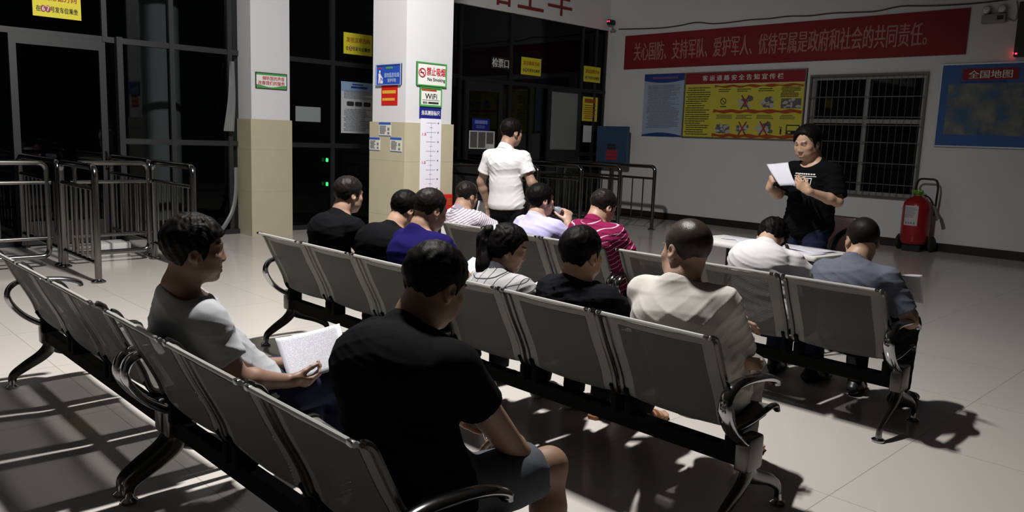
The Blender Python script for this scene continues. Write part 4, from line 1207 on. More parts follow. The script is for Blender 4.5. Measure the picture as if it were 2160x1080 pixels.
HL_Y = np.array([-.12, -.085, -.06, -.035, -.020, .0, .014, .026, .034, .05, .07, .11])
HAIRS = {                                   # lower limit of the hair from nape to forehead
    'short': [-.085, -.082, -.070, -.030, .006, .014, .004, -.030, -.020, .040, .064, .072],
    'buzz':  [-.075, -.070, -.058, -.020, .008, .016, .010, -.015, .010, .044, .068, .076],
    'recede': [-.085, -.080, -.066, -.026, .006, .014, .006, -.020, .020, .070, .105, .13],
    'long':  [-.12, -.115, -.11, -.08, -.030, -.010, -.004, -.020, .010, .046, .070, .080],
}
def hair_obj(parent, org, c, R, s, style, thick, mat, h=.0045, fringe=0, seed=0, rough=.004, part=0):
    P = lambda x, y, z: c + R @ (A3(x, y, z) * s)
    pr = [ell(P(0, -.012, .038), (A3(.076, .096, .084) + thick) * s, R), ell(P(0, .000, -.020), A3(.069 + thick * .6, .066 + thick, .08) * s, R)]
    if style == 'long': pr.append(ell(P(0, -.02, .0), A3(.080 + thick, .095 + thick, .085) * s, R))
    F = Field(pr, h * s, .02)
    for p in pr: F.add(p, .02 * s)
    zc = np.array(HAIRS[style])
    g = np.ix_(*F.ax); x, y, z = g[0] - c[0], g[1] - c[1], g[2] - c[2]
    q = [R[0, i] * x + R[1, i] * y + R[2, i] * z for i in range(3)]; q = [v / s for v in q]
    lim = np.interp(q[1], HL_Y, zc)
    if fringe: lim = lim - fringe * np.clip((q[1] - .04) / .03, 0, 1) * (.55 + .45 * np.sin(q[0] * 160 + seed) * np.sin(q[0] * 61))
    if part: lim = np.where(q[1] > .03, np.maximum(lim, .040) + .034 - part * np.clip((q[0] - .005) / .055, 0, 1) - .02 * np.clip((-q[0] - .045) / .02, 0, 1), lim)
    F.D = np.maximum(F.D, ((lim - q[2]) * .7 * s).astype(F32))
    r = random.Random(seed); ph = [r.uniform(0, 6) for _ in range(4)]
    def wv(p):
        l = ((p - c) @ R) / s; th = np.arctan2(l[:, 0], l[:, 1] - .0)
        return rough * (np.sin(l[:, 0] * 90 + 2.5 * np.sin(l[:, 1] * 60 + ph[0]) + ph[1]) * np.sin(l[:, 1] * 75 + 2 * np.sin(l[:, 2] * 70 + ph[2])) * .45 + .35 * np.sin(l[:, 2] * 190 + th * 41 + ph[2]) * np.sin(th * 60 + l[:, 2] * 120 + ph[3]))
    F.warp(wv, .02)
    V, Q = F.mesh()
    return np_obj('hair', V, Q, mat, parent, org)

def hand_prims(W, d, n, s=1., side=1, curl=(30, 35, 30), spread=5, thumb=(40, 25)):
    """wrist W, finger direction d, palm normal n (palm faces n), side=+1 right hand"""
    d, n = nz(d), A3(n); n = nz(n - d * (n @ d)); u = np.cross(d, n) * side    # u towards the thumb side
    u = nz(u); s = s * 1.0
    out = []
    P = lambda a, b, c_: A3(W) + (d * a + u * b + n * c_) * s
    out.append((econe(P(-.01, 0, 0), P(.03, 0, 0), .026 * s, .019 * s, .034 * s, .016 * s, u), .02))
    out.append((econe(P(.03, .002, 0), P(.085, 0, .0), .036 * s, .015 * s, .040 * s, .0135 * s, u), .015))
    fl = ((.031, .088, .040, .026, .021), (.011, .093, .045, .029, .022), (-.010, .090, .041, .027, .021), (-.030, .080, .032, .021, .019))
    for i, (b, a, l1, l2, l3) in enumerate(fl):
        base = P(a, b, .0); ang = 0; dirn = nz(d + u * math.tan(math.radians(spread * (1.5 - i))))
        p0 = base; r0 = .0092 * s if i < 3 else .0080 * s
        for j, l in enumerate((l1, l2, l3)):
            ang += curl[j] * (1 + .08 * (i - 1))
            a_ = math.radians(ang); v = dirn * math.cos(a_) + n * math.sin(a_)
            p1 = p0 + v * l * s
            out.append((rcone(p0, p1, r0 * (1 - .06 * j), r0 * (.92 - .07 * j)), .006 if j else .010)); p0 = p1
    ta = math.radians(thumb[0]); tb = math.radians(thumb[1])
    b0 = P(.022, .024, .006); t1 = nz(d * math.cos(ta) + u * math.sin(ta) + n * math.sin(tb) * .8)
    p1 = b0 + t1 * .042 * s; t2 = nz(t1 + n * math.sin(tb) * .5 + d * .35); p2 = p1 + t2 * .034 * s; p3 = p2 + nz(t2 + d * .25) * .026 * s
    out += [(rcone(b0, p1, .014 * s, .011 * s), .016), (rcone(p1, p2, .0108 * s, .0098 * s), .006), (rcone(p2, p3, .0096 * s, .0078 * s), .005)]
    return out

def shoe_prims(an, toe, off=0., sole=(0, 0, -1), side=1):
    an, toe, dn = A3(an), A3(toe), nz(sole); d = toe - an; d = nz(d - dn * (d @ dn)); lat = np.cross(dn, d)
    heel = an - d * .045 + dn * .045; ball = an + d * .115 + dn * .055; tip = an + d * .175 + dn * .060
    P = [(econe(heel, ball, .034 + off, .034 + off, .044 + off, .030 + off, lat), .02), (rcone(an, an + d * .05 + dn * .04, .040 + off, .036 + off), .03)]
    if off < 0:                                    # bare toes, the big toe towards the other foot
        P.append((econe(ball, an + d * .135 + dn * .062, .043, .026, .041, .018, lat), .02))
        for i, (w, l, r) in enumerate(((-.028, .205, .0125), (-.009, .203, .0088), (.006, .196, .0084), (.019, .186, .0080), (.032, .174, .0076))):
            P.append((rcone(an + d * .135 + dn * .062 + lat * w * side * .9, an + d * l + dn * .066 + lat * w * side, r * 1.05, r), .008))
    else: P.append((econe(ball, tip, .044 + off, .030 + off, .034 + off, .022 + off, lat), .02))
    return P, d, lat

def folds(seed, amp, freq=62.):
    """soft level creases that come and go over the cloth"""
    r = random.Random(seed); K = []
    for _ in range(6):
        v = nz(A3(r.uniform(-.55, .55), r.uniform(-.35, .35), r.choice((-1, 1)) * r.uniform(.6, 1)))
        w = nz(A3(r.uniform(-1, 1), r.uniform(-1, 1), r.uniform(-1, 1)))
        K.append((v * freq * r.uniform(.55, 1.35), r.uniform(0, 6), w * 9, r.uniform(0, 6), nz(A3(r.uniform(-1, 1), r.uniform(-1, 1), r.uniform(-1, 1))) * 11, r.uniform(0, 6)))
    def fn(p):
        t = 0
        for k, a, w, b, u, c in K:
            f = np.sin(p @ k + a + 2.2 * np.sin(p @ w + b)); m_ = np.clip(np.sin(p @ u + c) * 1.4 - .2, 0, 1)
            t = t + (1 - np.abs(f)) ** 2 * m_
        return -amp * t
    return fn

def person(label, org, hip, head, hyaw=0, hpitch=10, hroll=0, neck=None, sh=None, twist=0, arms=None, legs=None, h=.007, hs=1., girth=1.,
           tone=(.43, .27, .19), hair=('short', .014, 'hair'), shirt='', shirt_mat=None, sleeve=.62, collar=None, pants_mat=None, pants_end='ankle',
           shoe_mat=None, bend=-.035, hem=.10, fold=.004, seed=1, fringe=0, hands=('relaxed', 'relaxed'), rz=0, shoe_off=(), group=None, hcurl=None, belly=0., fem=False, full=1., loose=.016, shirt_name='shirt', slack=.020, drop=0., part=0., pants_name='trousers'):
    """one figure; all points in the figure's own frame (x right, y ahead, z up, floor at 0)"""
    hip, Hc = A3(hip), A3(head); HR = rotm(hyaw, hpitch, hroll); tw = rotm(twist)
    lat = tw @ A3(1, 0, 0); fwd = tw @ A3(0, 1, 0)
    NB = rotm(twist, hpitch * .7)
    N = A3(neck) if neck is not None else Hc + NB @ A3(0, -.060, -.138)
    spine = nz(N - hip); back = nz(np.cross(lat, spine)); back = -back if back @ fwd > 0 else back    # points behind
    mid = hip * .62 + N * .38 - back * bend * -1 * 0 + back * (-bend) * .6
    chest = hip * .26 + N * .74 + back * (-bend)
    tl = np.linalg.norm(N - hip)
    shw = .165 * girth ** .4 if sh is None else sh
    SH = {q: N + lat * q * shw - spine * (.078 + drop) - back * .022 for q in (-1, 1)}
    g = girth
    def torso(o):
        w, b = belly, o
        e_ = slack if o > 0 else 0
        return [(econe(hip, mid, .168 * g + o + e_, .118 * g + o + w * .3 + e_, .150 * g + o, .108 * g + o + w, lat), .05),
                (econe(mid, chest, .150 * g + o, .108 * g + o + w, .158 * g + o, .110 * g + o, lat), .05),
                (econe(chest, N - spine * .075, .158 * g + o, .108 * g + o, .150 * g + o, .084 + o, lat), .05),
                (rcone(SH[-1], SH[1], .056 + o, .056 + o), .05),
                (econe(N - spine * .075 + back * .004, N + nz(Hc - N) * (.045 if o < 0 else .008), .125 + o, .064 + o, (.056 if o < 0 else .066), (.054 if o < 0 else .062), lat), .04)]
    AR = {}
    for q, nm in ((-1, 'L'), (1, 'R')):
        a = (arms or {}).get(nm) or {}
        E = A3(a['e']) if 'e' in a else SH[q] + lat * q * .05 - spine * .20 - back * .12
        Wp = A3(a['w']) if 'w' in a else A3(hip[0] + q * .07, hip[1] + .26, hip[2] + .13)
        AR[q] = (SH[q], E, Wp, a)
    LG = {}
    for q, nm in ((-1, 'L'), (1, 'R')):
        a = (legs or {}).get(nm) or {}
        hp = hip + lat * q * .092 + A3(0, .02, -.015)
        kn = A3(a['k']) if 'k' in a else A3(hip[0] + q * .13, hip[1] + .43, .50)
        an = A3(a['a']) if 'a' in a else A3(hip[0] + q * .13, hip[1] + .42, .085)
        te = A3(a['t']) if 't' in a else an + A3(q * .03, .17, -.05)
        LG[q] = (hp, kn, an, te)
    # ---- skin
    P = []
    P += [(p, k, '+') for p, k in torso(-.004)]
    neck_top = Hc + HR @ A3(0, -.028, -.045)
    P.append((rcone(N - spine * .03 , neck_top, .060 * (1.06 if g > 1.05 else 1), .056 * (.9 if fem else 1)), .03, '+'))
    P += head_prims(Hc, HR, hs, fem, full)
    for q in (-1, 1):
        s_, e_, w_, a = AR[q]
        P.append((rcone(s_, e_, .050 * g ** .5, .040), .03, '+')); P.append((rcone(e_ + (w_ - e_) * .0, e_ * .7 + w_ * .3, .039, .042), .02, '+')); P.append((rcone(e_ * .7 + w_ * .3, w_, .042, .026), .02, '+'))
        dflt = nz(w_ - e_); d = a.get('d', dflt + A3(0, 0, -.1)); n = a.get('n', A3(0, 0, -1))
        pose = hands[0 if q < 0 else 1]
        cu = a.get('curl') or {'relaxed': (22, 30, 22), 'flat': (6, 8, 6), 'grip': (55, 60, 40), 'pinch': (50, 35, 20)}[pose]
        P += [(p, k, '+') for p, k in hand_prims(w_, d, n, a.get('s', 1.), q, cu, a.get('spread', 4), a.get('thumb', (42, 25)))]
        hp, kn, an, te = LG[q]
        P.append((rcone(hp, kn, .080 * g ** .5, .054), .03, '+')); P.append((rcone(kn, kn * .68 + an * .32, .052, .053), .03, '+')); P.append((rcone(kn * .68 + an * .32, an, .053, .034), .03, '+'))
        if shoe_mat is None or nm_in(q, shoe_off):
            P += [(p, k, '+') for p, k in shoe_prims(an, te, -.006, ((legs or {}).get(nm_k(q)) or {}).get('sole', (0, 0, -1)), q)[0]]
    F = Field([p for p, _, _ in P], h)
    for p, k, op in P: (F.add if op == '+' else F.sub)(p, k)
    V, Q = F.mesh()
    T = np.tile(A3(tone), (len(V), 1)); face_tone(V, Hc, HR, hs, tone, T)
    root = np_obj('person', V, Q, M['skin'], None, (0, 0, 0), {'tone': T})
    root.location = org; root.rotation_euler = (0, 0, rz)
    tag(root, label, 'person', group)
    Z = (0, 0, 0)
    # ---- hair
    if hair:
        hair_obj(root, Z, Hc, HR, hs, hair[0], hair[1], M[hair[2]], .0042 if h < .0075 else .0055, fringe, seed, hair[3] if len(hair) > 3 else .004, part)
    # ---- shirt
    if shirt_mat is not None:
        o = .012
        SP = [(p, k) for p, k in torso(o)]
        for q in (-1, 1):
            s_, e_, w_, a = AR[q]
            if sleeve <= 1:
                end = s_ + (e_ - s_) * sleeve; dd = nz(e_ - s_)
                c_ = rcone(s_, end + dd * .06, .056 * g ** .5 + o, .050 + loose); SP.append((cut(c_, end, dd), .03))
            else:
                fr = sleeve - 1; end = e_ + (w_ - e_) * fr; dd = nz(w_ - e_)
                SP.append((rcone(s_, e_, .056 * g ** .5 + o, .044 + o), .03)); SP.append((cut(rcone(e_, end + dd * .05, .046 + o, .032 + o), end, dd), .02))
        F = Field([p for p, _ in SP], h)
        for p, k in SP: F.add(p, k)
        F.warp(folds(seed, fold), .04)
        F.clip(hip - spine * hem, -spine)                                    # hem
        F.sub(rcone(N - spine * .045 - back * .02, neck_top + (neck_top - N) * .5, .066, .060), .004)   # neckline
        up_ = nz(Hc - N); fw_ = nz(np.cross(up_, lat)); rr_ = nz(up_ + fw_ * .42); ff_ = nz(np.cross(rr_, lat))
        F.sub(ell(N + up_ * .052 + fw_ * .022, (.104, .104, .054), np.stack([lat, ff_, rr_], 1)), .006)
        for q in (-1, 1):
            s_, e_, w_, a = AR[q]
            if sleeve <= 1:
                end = s_ + (e_ - s_) * sleeve; dd = nz(e_ - s_); F.sub(rcone(end - dd * .03, end + dd * .04, .044, .052 + loose * .6), .003)
        V, Q = F.mesh()
        al = (V - hip) @ spine; ac = (V - hip) @ lat; sl = np.zeros(len(V)); sa = np.zeros(len(V))
        for q in (-1, 1):                                                    # on sleeves measure along the sleeve
            s_, e_, w_, a = AR[q]; dd = nz(e_ - s_); t = (V - s_) @ dd; out = ((V - s_) @ lat) * q
            r = np.linalg.norm(V - s_ - t[:, None] * dd, axis=1)
            side = ((V - N) @ lat) * q > 0
            sa = np.where(side, 1.0 - t, sa); sl = np.where(side & (r < .12), np.clip((t * .8 + out * .6 - .0) * 30, 0, 1), sl)
        np_obj(shirt_name, V, Q, shirt_mat, root, Z, {'along': al + 1.0, 'across': ac + .6, 'sleeve': sl, 'along_sleeve': sa + 1})
        if collar:
            up = nz(Hc - N); ax0 = N - spine * .015 - up * .012; ax1 = ax0 + up * .055
            a_, b_ = rcone(ax0 - up * .05, ax1 + up * .05, .086, .070), rcone(ax0 - up * .08, ax1 + up * .08, .078, .063)
            F = Field([a_], .005); F.add(a_, 0); F.sub(b_, .002)
            tilt = nz(up - back * .30)
            F.clip(ax0, -tilt); F.clip(ax0 + tilt * .056, tilt)
            V, Q = F.mesh()
            if len(Q): np_obj('collar', V, Q, collar, root, Z, {'along': np.zeros(len(V)) + 1.5, 'across': np.zeros(len(V))})
    # ---- trousers or shorts
    if pants_mat is not None:
        o = .012; SP = [(econe(hip - spine * .02, hip + spine * .07, .170 * g + o, .120 * g + o, .160 * g + o, .112 * g + o, lat), .03)]
        for q in (-1, 1):
            hp, kn, an, te = LG[q]
            if pants_end == 'ankle':
                dd = nz(an - kn); end = an + dd * -.02
                SP += [(rcone(hp, kn, .088 * g ** .5 + o, .058 + o), .04), (cut(rcone(kn, an + dd * .05, .058 + o, .046 + o), end, dd), .03)]
            else:
                dd = nz(kn - hp); end = hp + (kn - hp) * pants_end; SP.append((cut(rcone(hp, kn + dd * .1, .090 * g ** .5 + o, .066 + o), end, dd), .04))
        F = Field([p for p, _ in SP], h + .001)
        for p, k in SP: F.add(p, k)
        F.warp(folds(seed + 50, fold * .9, 45), .04)
        if pants_end != 'ankle':
            for q in (-1, 1):
                hp, kn, an, te = LG[q]; dd = nz(kn - hp); end = hp + (kn - hp) * pants_end; F.sub(rcone(end - dd * .02, end + dd * .05, .058, .068), .003)
        V, Q = F.mesh(); np_obj(pants_name, V, Q, pants_mat, root, Z)
    # ---- shoes
    if shoe_mat is not None:
        for q in (-1, 1):
            if nm_in(q, shoe_off): continue
            hp, kn, an, te = LG[q]; pr, d, la = shoe_prims(an, te, .004)
            F = Field([p for p, _ in pr], .006)
            for p, k in pr: F.add(p, k)
            F.clip(an + A3(0, 0, .005), A3(0, 0, 1)); F.clip(A3(an[0], an[1], an[2] - .083), A3(0, 0, -1))
            V, Q = F.mesh(); np_obj('shoe', V, Q, shoe_mat, root, Z)
    return root, dict(head=Hc, HR=HR, N=N, hip=hip, spine=spine, back=back, lat=lat, AR=AR, LG=LG)
def nm_k(q): return 'L' if q < 0 else 'R'
def nm_in(q, t): return ('L' if q < 0 else 'R') in t

def sandal(par, an, toe, col):
    pr, d, la = shoe_prims(an, toe); an = A3(an); q = MB()
    pts = [(-.088, .020), (-.07, .034), (-.03, .038), (.04, .038), (.11, .047), (.16, .042), (.192, .018)]
    poly = [tuple((an + d * a + la * w)[:2]) for a, w in pts] + [tuple((an + d * a - la * w)[:2]) for a, w in pts[::-1]]
    q.prism(poly[::-1], an[2] - .084, an[2] - .066)
    o = q.build('sandal', col, par); q = MB()
    for a in (.10, .045):
        q.tube([tuple(an + d * a + la * .046 * math.cos(t * PI / 10) + A3(0, 0, -.066 + (.040 if a > .05 else .055) * math.sin(t * PI / 10))) for t in range(11)], .006, 6, sy=2.2)
    q.build('strap', col, o, True)
# ------------------------------------------------------------------ the people
BLACK = cloth('black_jersey', (.0035, .0037, .0048)); BLACK2 = cloth('washed_black_jersey', (.006, .0065, .009))
NAVY = cloth('navy_denim', (.016, .020, .045)); DARK = cloth('dark_twill', (.012, .012, .014)); GREYSH = cloth('grey_cotton_shorts', (.085, .095, .11))
WHITE = cloth('white_cotton', (.70, .69, .70)); CREAM = cloth('off_white_cotton', (.60, .57, .53)); LGREY = cloth('light_grey_jersey', (.37, .38, .40))
ROYAL = cloth('royal_blue_jersey', (.008, .005, .068)); STEELB = cloth('slate_grey_pique', (.125, .135, .175))
LAV = cloth('lavender_pique', (.47, .45, .72), 'hemband', (.09, .075, .30), period=.055, duty=.6)
STRIPE = cloth('pale_striped_pique', (.60, .55, .60), 'stripe', (.26, .22, .27), period=.017, duty=.4)
CRIM = cloth('crimson_striped_pique', (.20, .012, .062), 'stripe', (.62, .42, .50), period=.036, duty=.13)
PLAID = cloth('white_checked_cloth', (.38, .375, .38), 'plaid', (.04, .04, .05), period=.046, duty=.085)
KHAKI = cloth('pale_khaki', (.22, .20, .18))
SHOE_B = principled('black_shoe', (.012, .012, .013), .4); SHOE_W = principled('white_sneaker', (.55, .54, .52), .6, bump=(40, .2, .003)); SHOE_T = principled('tan_leather_shoe', (.20, .075, .025), .45)
R1, R2, R3 = ROW1, ROW2, ROW3

# row two, left bench
person('man in black tee at the left end of the middle row, nearest the left column', (-4.755, R2, 0), (.03, .30, .505), (.10, .40, 1.075), 0, 8, h=.008, hs=1.0, girth=1.0, shirt='tee', shirt_mat=BLACK, pants_mat=DARK, shoe_mat=SHOE_B, seed=3, hair=('buzz', .010, 'stubble'), tone=(.40, .25, .18), bend=-.055)
person('man in black tee bowing forward between another black tee and the blue tee', (-4.17, R2, 0), (.02, .30, .505), (.05, .48, 1.015), -4, 26, h=.008, hs=1.0, girth=1.03, shirt='tee', shirt_mat=BLACK, pants_mat=DARK, shoe_mat=SHOE_B, seed=4, hair=('short', .010, 'hair'), tone=(.42, .26, .18), bend=-.07)
blu, U_ = person('balding man in royal blue tee in the middle row', (-3.585, R2, 0), (.0, .30, .505), (-.03, .28, 1.065), -2, 20, h=.008, hs=1.04, girth=1.05, shirt='tee', shirt_mat=ROYAL, pants_mat=DARK, shoe_mat=None, seed=5, hair=('recede', .006, 'stubble'), tone=(.40, .24, .17),
       arms={'R': dict(e=(.20, .40, .66), w=(.07, .56, .68), d=(-.1, 1, .1))}, bend=-.05)
# row one, left bench
person('man in pale pinstriped polo in front of the right column', (-4.775, R1, 0), (-.12, .30, .505), (-.235, .18, 1.005), 2, 14, h=.009, hs=.98, girth=.95, shirt='polo', shirt_mat=STRIPE, collar=STRIPE, pants_mat=DARK, shoe_mat=SHOE_B, seed=6, hair=('buzz', .008, 'stubble'), tone=(.38, .23, .16), bend=-.03)
person('man in lavender polo drinking from a clear bottle', (-4.19, R1, 0), (.0, .30, .505), (-.005, .22, 1.035), -16, -2, h=.0075, hs=1.02, girth=1.1, shirt='polo', shirt_mat=LAV, collar=LAV, pants_mat=DARK, shoe_mat=SHOE_B, seed=7, hair=('short', .012, 'hair'), tone=(.50, .32, .24), bend=-.03, fold=.0035,
       arms={'R': dict(e=(.27, .34, .70), w=(.165, .345, .875), d=(-.25, .35, .85), n=(-.85, .25, -.1), curl=(60, 60, 35), thumb=(60, 40))})
person('man in crimson polo with thin white stripes', (-3.605, R1, 0), (.0, .30, .505), (.0, .24, 1.03), -8, 30, h=.0075, hs=1.03, girth=1.08, shirt='polo', shirt_mat=CRIM, collar=CRIM, pants_mat=DARK, shoe_mat=SHOE_B, seed=8, hair=('recede', .008, 'stubble'), tone=(.42, .26, .18), bend=-.05, fold=.007,
       arms={'R': dict(e=(.25, .36, .60), w=(.12, .58, .60))})
# row one, right bench
person('man in white shirt bent low over the folding table', (-2.37, R1, 0), (.03, .33, .505), (-.075, .52, .925), 4, 58, 0, neck=(-.055, .40, .88), h=.0065, hs=1.0, girth=1.08, shirt='shirt', shirt_mat=WHITE, pants_mat=NAVY, shoe_mat=SHOE_B, seed=9, hair=('short', .018, 'hair', .008), tone=(.52, .34, .26), bend=-.085, fold=.0035, hem=.14, sleeve=.75,
       arms={'R': dict(e=(.25, .56, .66), w=(-.06, .82, .80), d=(-.7, .6, .0)), 'L': dict(e=(-.32, .56, .68), w=(-.24, .84, .80), d=(.4, .9, 0))})
person('shaven headed man in slate grey polo at the right end of the front row', (-1.785, R1, 0), (.0, .30, .505), (-.005, .30, 1.0), 42, 16, h=.0065, hs=1.04, girth=1.08, shirt='polo', shirt_mat=STEELB, collar=STEELB, pants_mat=DARK, shoe_mat=SHOE_B, seed=10, hair=('buzz', .005, 'stubble', .001), tone=(.44, .27, .18), bend=-.05, fold=.0035, sleeve=.78,
       arms={'R': dict(e=(.29, .30, .60), w=(.20, .50, .66), d=(.0, .9, .35), n=(-1, 0, .1), curl=(45, 40, 25))})
# row two, right bench
wom, W_ = person('woman with long black ponytail in white checked jacket', (-2.945, R2, 0), (-.02, .30, .50), (-.02, .29, .925), -42, 15, h=.0065, hs=.98, girth=.86, shirt='jacket', shirt_mat=PLAID, collar=PLAID, shirt_name='jacket', pants_mat=DARK, shoe_mat=SHOE_W, seed=11, hair=('long', .016, 'hair', .005), tone=(.50, .31, .23), bend=-.05, fem=True, slack=.012, sleeve=1.6, fold=.0035, sh=.145,
       arms={'R': dict(e=(.23, .42, .60), w=(.09, .66, .62), d=(-.3, .9, .1))})
def ponytail(par, w):
    c, R = w['head'], w['HR']; P = lambda x, y, z: c + R @ (A3(x, y, z) * .98)
    a = P(0, -.090, .070); ch = [a, P(0.0, -.122, .060), P(.0, -.135, .01), c + A3(-.045, -.125, -.085), c + A3(-.060, -.125, -.16), c + A3(-.062, -.115, -.225)]
    rr = [.020, .030, .038, .042, .034, .010]
    pr = [rcone(ch[i], ch[i + 1], rr[i], rr[i + 1]) for i in range(5)]; F = Field(pr, .005)
    for p in pr: F.add(p, .02)
    F.warp(lambda p: .004 * np.sin(p[:, 0] * 160 + 2 * np.sin(p[:, 2] * 22)) * np.sin(p[:, 1] * 150), .02)
    V, Q = F.mesh(); t = np_obj('ponytail', V, Q, M['hair'], par)
    q = MB(); d = nz(ch[1] - ch[0]); u = nz(np.cross(d, (1, 0, .2))); v_ = np.cross(d, u)
    q.tube([tuple(ch[0] + d * .006 + (u * math.cos(k * PI / 8) + v_ * math.sin(k * PI / 8)) * .034) for k in range(16)], .0065, 6, closed=True)
    q.build('hair_tie', M['white_plastic'], t, True)
ponytail(wom, W_)
buz, Z_ = person('man with fresh buzz cut in black tee beside the ponytailed woman', (-2.36, R2, 0), (-.02, .31, .505), (-.025, .20, .975), 0, 4, h=.0065, hs=1.06, girth=1.0, shirt='tee', shirt_mat=BLACK2, pants_mat=DARK, shoe_mat=None, seed=12, hair=('buzz', .010, 'hair'), tone=(.44, .27, .18), bend=-.01,
       legs={'L': dict(k=(-.20, .68, .48), a=(-.30, .74, .085)), 'R': dict(k=(.10, .74, .5), a=(-.08, .82, .085))})
bald, B_ = person('shaven headed man in off white tee with one bare foot crossed over his knee', (-1.775, R2, 0), (.0, .31, .505), (-.03, .18, 1.065), 74, 8, 4, h=.006, hs=1.08, girth=1.12, twist=8, shirt='tee', shirt_mat=CREAM, pants_mat=KHAKI, shoe_mat=None, seed=13, hair=('buzz', .004, 'scalp', .001), tone=(.48, .31, .23), bend=-.045, fold=.0036, hem=.15, sleeve=.98,
       arms={'R': dict(e=(.15, .35, .665), w=(-.08, .50, .70)), 'L': dict(e=(-.26, .36, .68), w=(-.06, .56, .72))},
       legs={'L': dict(k=(-.28, .60, .55), a=(.07, .40, .645), t=(.30, .36, .665), sole=(.0, -.75, -.65)), 'R': dict(k=(.0, .72, .48), a=(-.06, .83, .085), t=(-.08, 1.1, .03))})
# row three
grey, G_ = person('thin man in light grey tee reading a printed sheet in the nearest row', (-2.895, R3, 0), (.06, .32, .505), (.11, .12, 1.065), -20, 3, h=.0055, hs=.98, girth=.98, shirt='tee', shirt_mat=LGREY, pants_mat=NAVY, shoe_mat=SHOE_B, seed=14, hair=('short', .016, 'hair', .006), tone=(.25, .145, .10), fringe=.016, bend=-.02, fold=.0035, hem=.12, legs={'R': dict(k=(.07, .74, .455), a=(.10, .72, .085)), 'L': dict(k=(-.16, .74, .455), a=(-.17, .72, .085))},
       neck=(.075, .050, .895), drop=.025, twist=-8,
       arms={'R': dict(e=(.27, .20, .615), w=(.235, .405, .560), d=(.18, .92, -.16), n=(-.6, .1, .8), curl=(42, 45, 30), thumb=(20, 38)), 'L': dict(e=(-.15, .34, .52), w=(.085, .60, .565), d=(.72, .55, .45), n=(.2, -.5, -.8), curl=(30, 40, 30))})
blk, K_ = person('large man in black tee and grey shorts holding a phone in the nearest seat', (-1.725, R3, 0), (.0, .30, .505), (-.105, .44, 1.055), 4, 24, h=.0055, hs=1.02, girth=1.12, shirt='tee', shirt_mat=BLACK, pants_mat=GREYSH, pants_name='shorts', pants_end=.83, shoe_mat=SHOE_B, seed=15, hair=('buzz', .011, 'hair'), tone=(.29, .17, .115), bend=-.075, fold=.0022, hem=.16, sh=.183, loose=.016, sleeve=.42,
       arms={'R': dict(e=(.125, .585, .565), w=(-.12, .765, .505), d=(-.6, .6, -.5), curl=(60, 60, 40)), 'L': dict(e=(-.46, .58, .55), w=(-.425, .80, .490), d=(.95, .17, .28), n=(.15, .8, -.5), curl=(45, 55, 40), thumb=(30, 40))},
       legs={'R': dict(k=(.135, .72, .495), a=(.18, .68, .085)), 'L': dict(k=(-.36, .66, .46), a=(-.38, .62, .085))})
# standing
walk, Wk = person('man in white polo walking past the front row with his back turned', (-5.35, 5.14, 0), (0, 0, .90), (.02, .01, 1.545), -24, 6, h=.0065, hs=1.02, girth=.92, shirt='polo', shirt_mat=WHITE, collar=WHITE, pants_mat=DARK, shoe_mat=SHOE_B, seed=16, hair=('short', .010, 'hair'), tone=(.36, .22, .16), rz=math.radians(17), bend=-.01, hem=.05, loose=.02, fold=.003, sh=.172, slack=.022,
       neck=(-.01, -.05, 1.39), arms={'L': dict(e=(-.285, .0, 1.08), w=(-.27, .10, .86), d=(.05, .25, -1), n=(.9, 0, 0)), 'R': dict(e=(.265, -.02, 1.10), w=(.20, .22, 1.04), d=(-.3, .9, .0))},
       legs={'L': dict(k=(-.10, .08, .47), a=(-.10, -.10, .085), t=(-.12, .1, 0)), 'R': dict(k=(.10, .06, .47), a=(.10, .16, .085), t=(.12, .4, 0))})
TEE_P = BLACK
pres, Pr = person('man in black printed tee standing and reading from paper behind the folding table', (-2.93, 6.17, 0), (0, -.03, .90), (.03, .03, 1.54), 2, 20, h=.0055, hs=1.09, girth=1.08, shirt='tee', shirt_mat=BLACK, pants_mat=NAVY, shoe_mat=SHOE_B, seed=17, hair=('short', .018, 'hair', .003), tone=(.56, .35, .24), rz=math.radians(168), bend=-.01, hem=.14, loose=.03, sleeve=.85, part=.062, slack=.02, belly=.03, full=1.14, sh=.185,
       neck=(.0, -.05, 1.395), arms={'R': dict(e=(.215, .10, 1.12), w=(.15, .295, 1.175), d=(-.45, .3, .8), n=(-.45, -.85, .1), curl=(50, 50, 35), thumb=(25, 30)),
                                       'L': dict(e=(-.285, .02, 1.10), w=(-.205, .27, 1.175), d=(.72, .35, .55), n=(.3, -.93, .1), curl=(28, 35, 25), thumb=(22, 35))},
       legs={'L': dict(k=(-.12, .03, .47), a=(-.13, -.02, .085), t=(-.17, .2, 0)), 'R': dict(k=(.12, .03, .47), a=(.13, -.02, .085), t=(.17, .2, 0))})
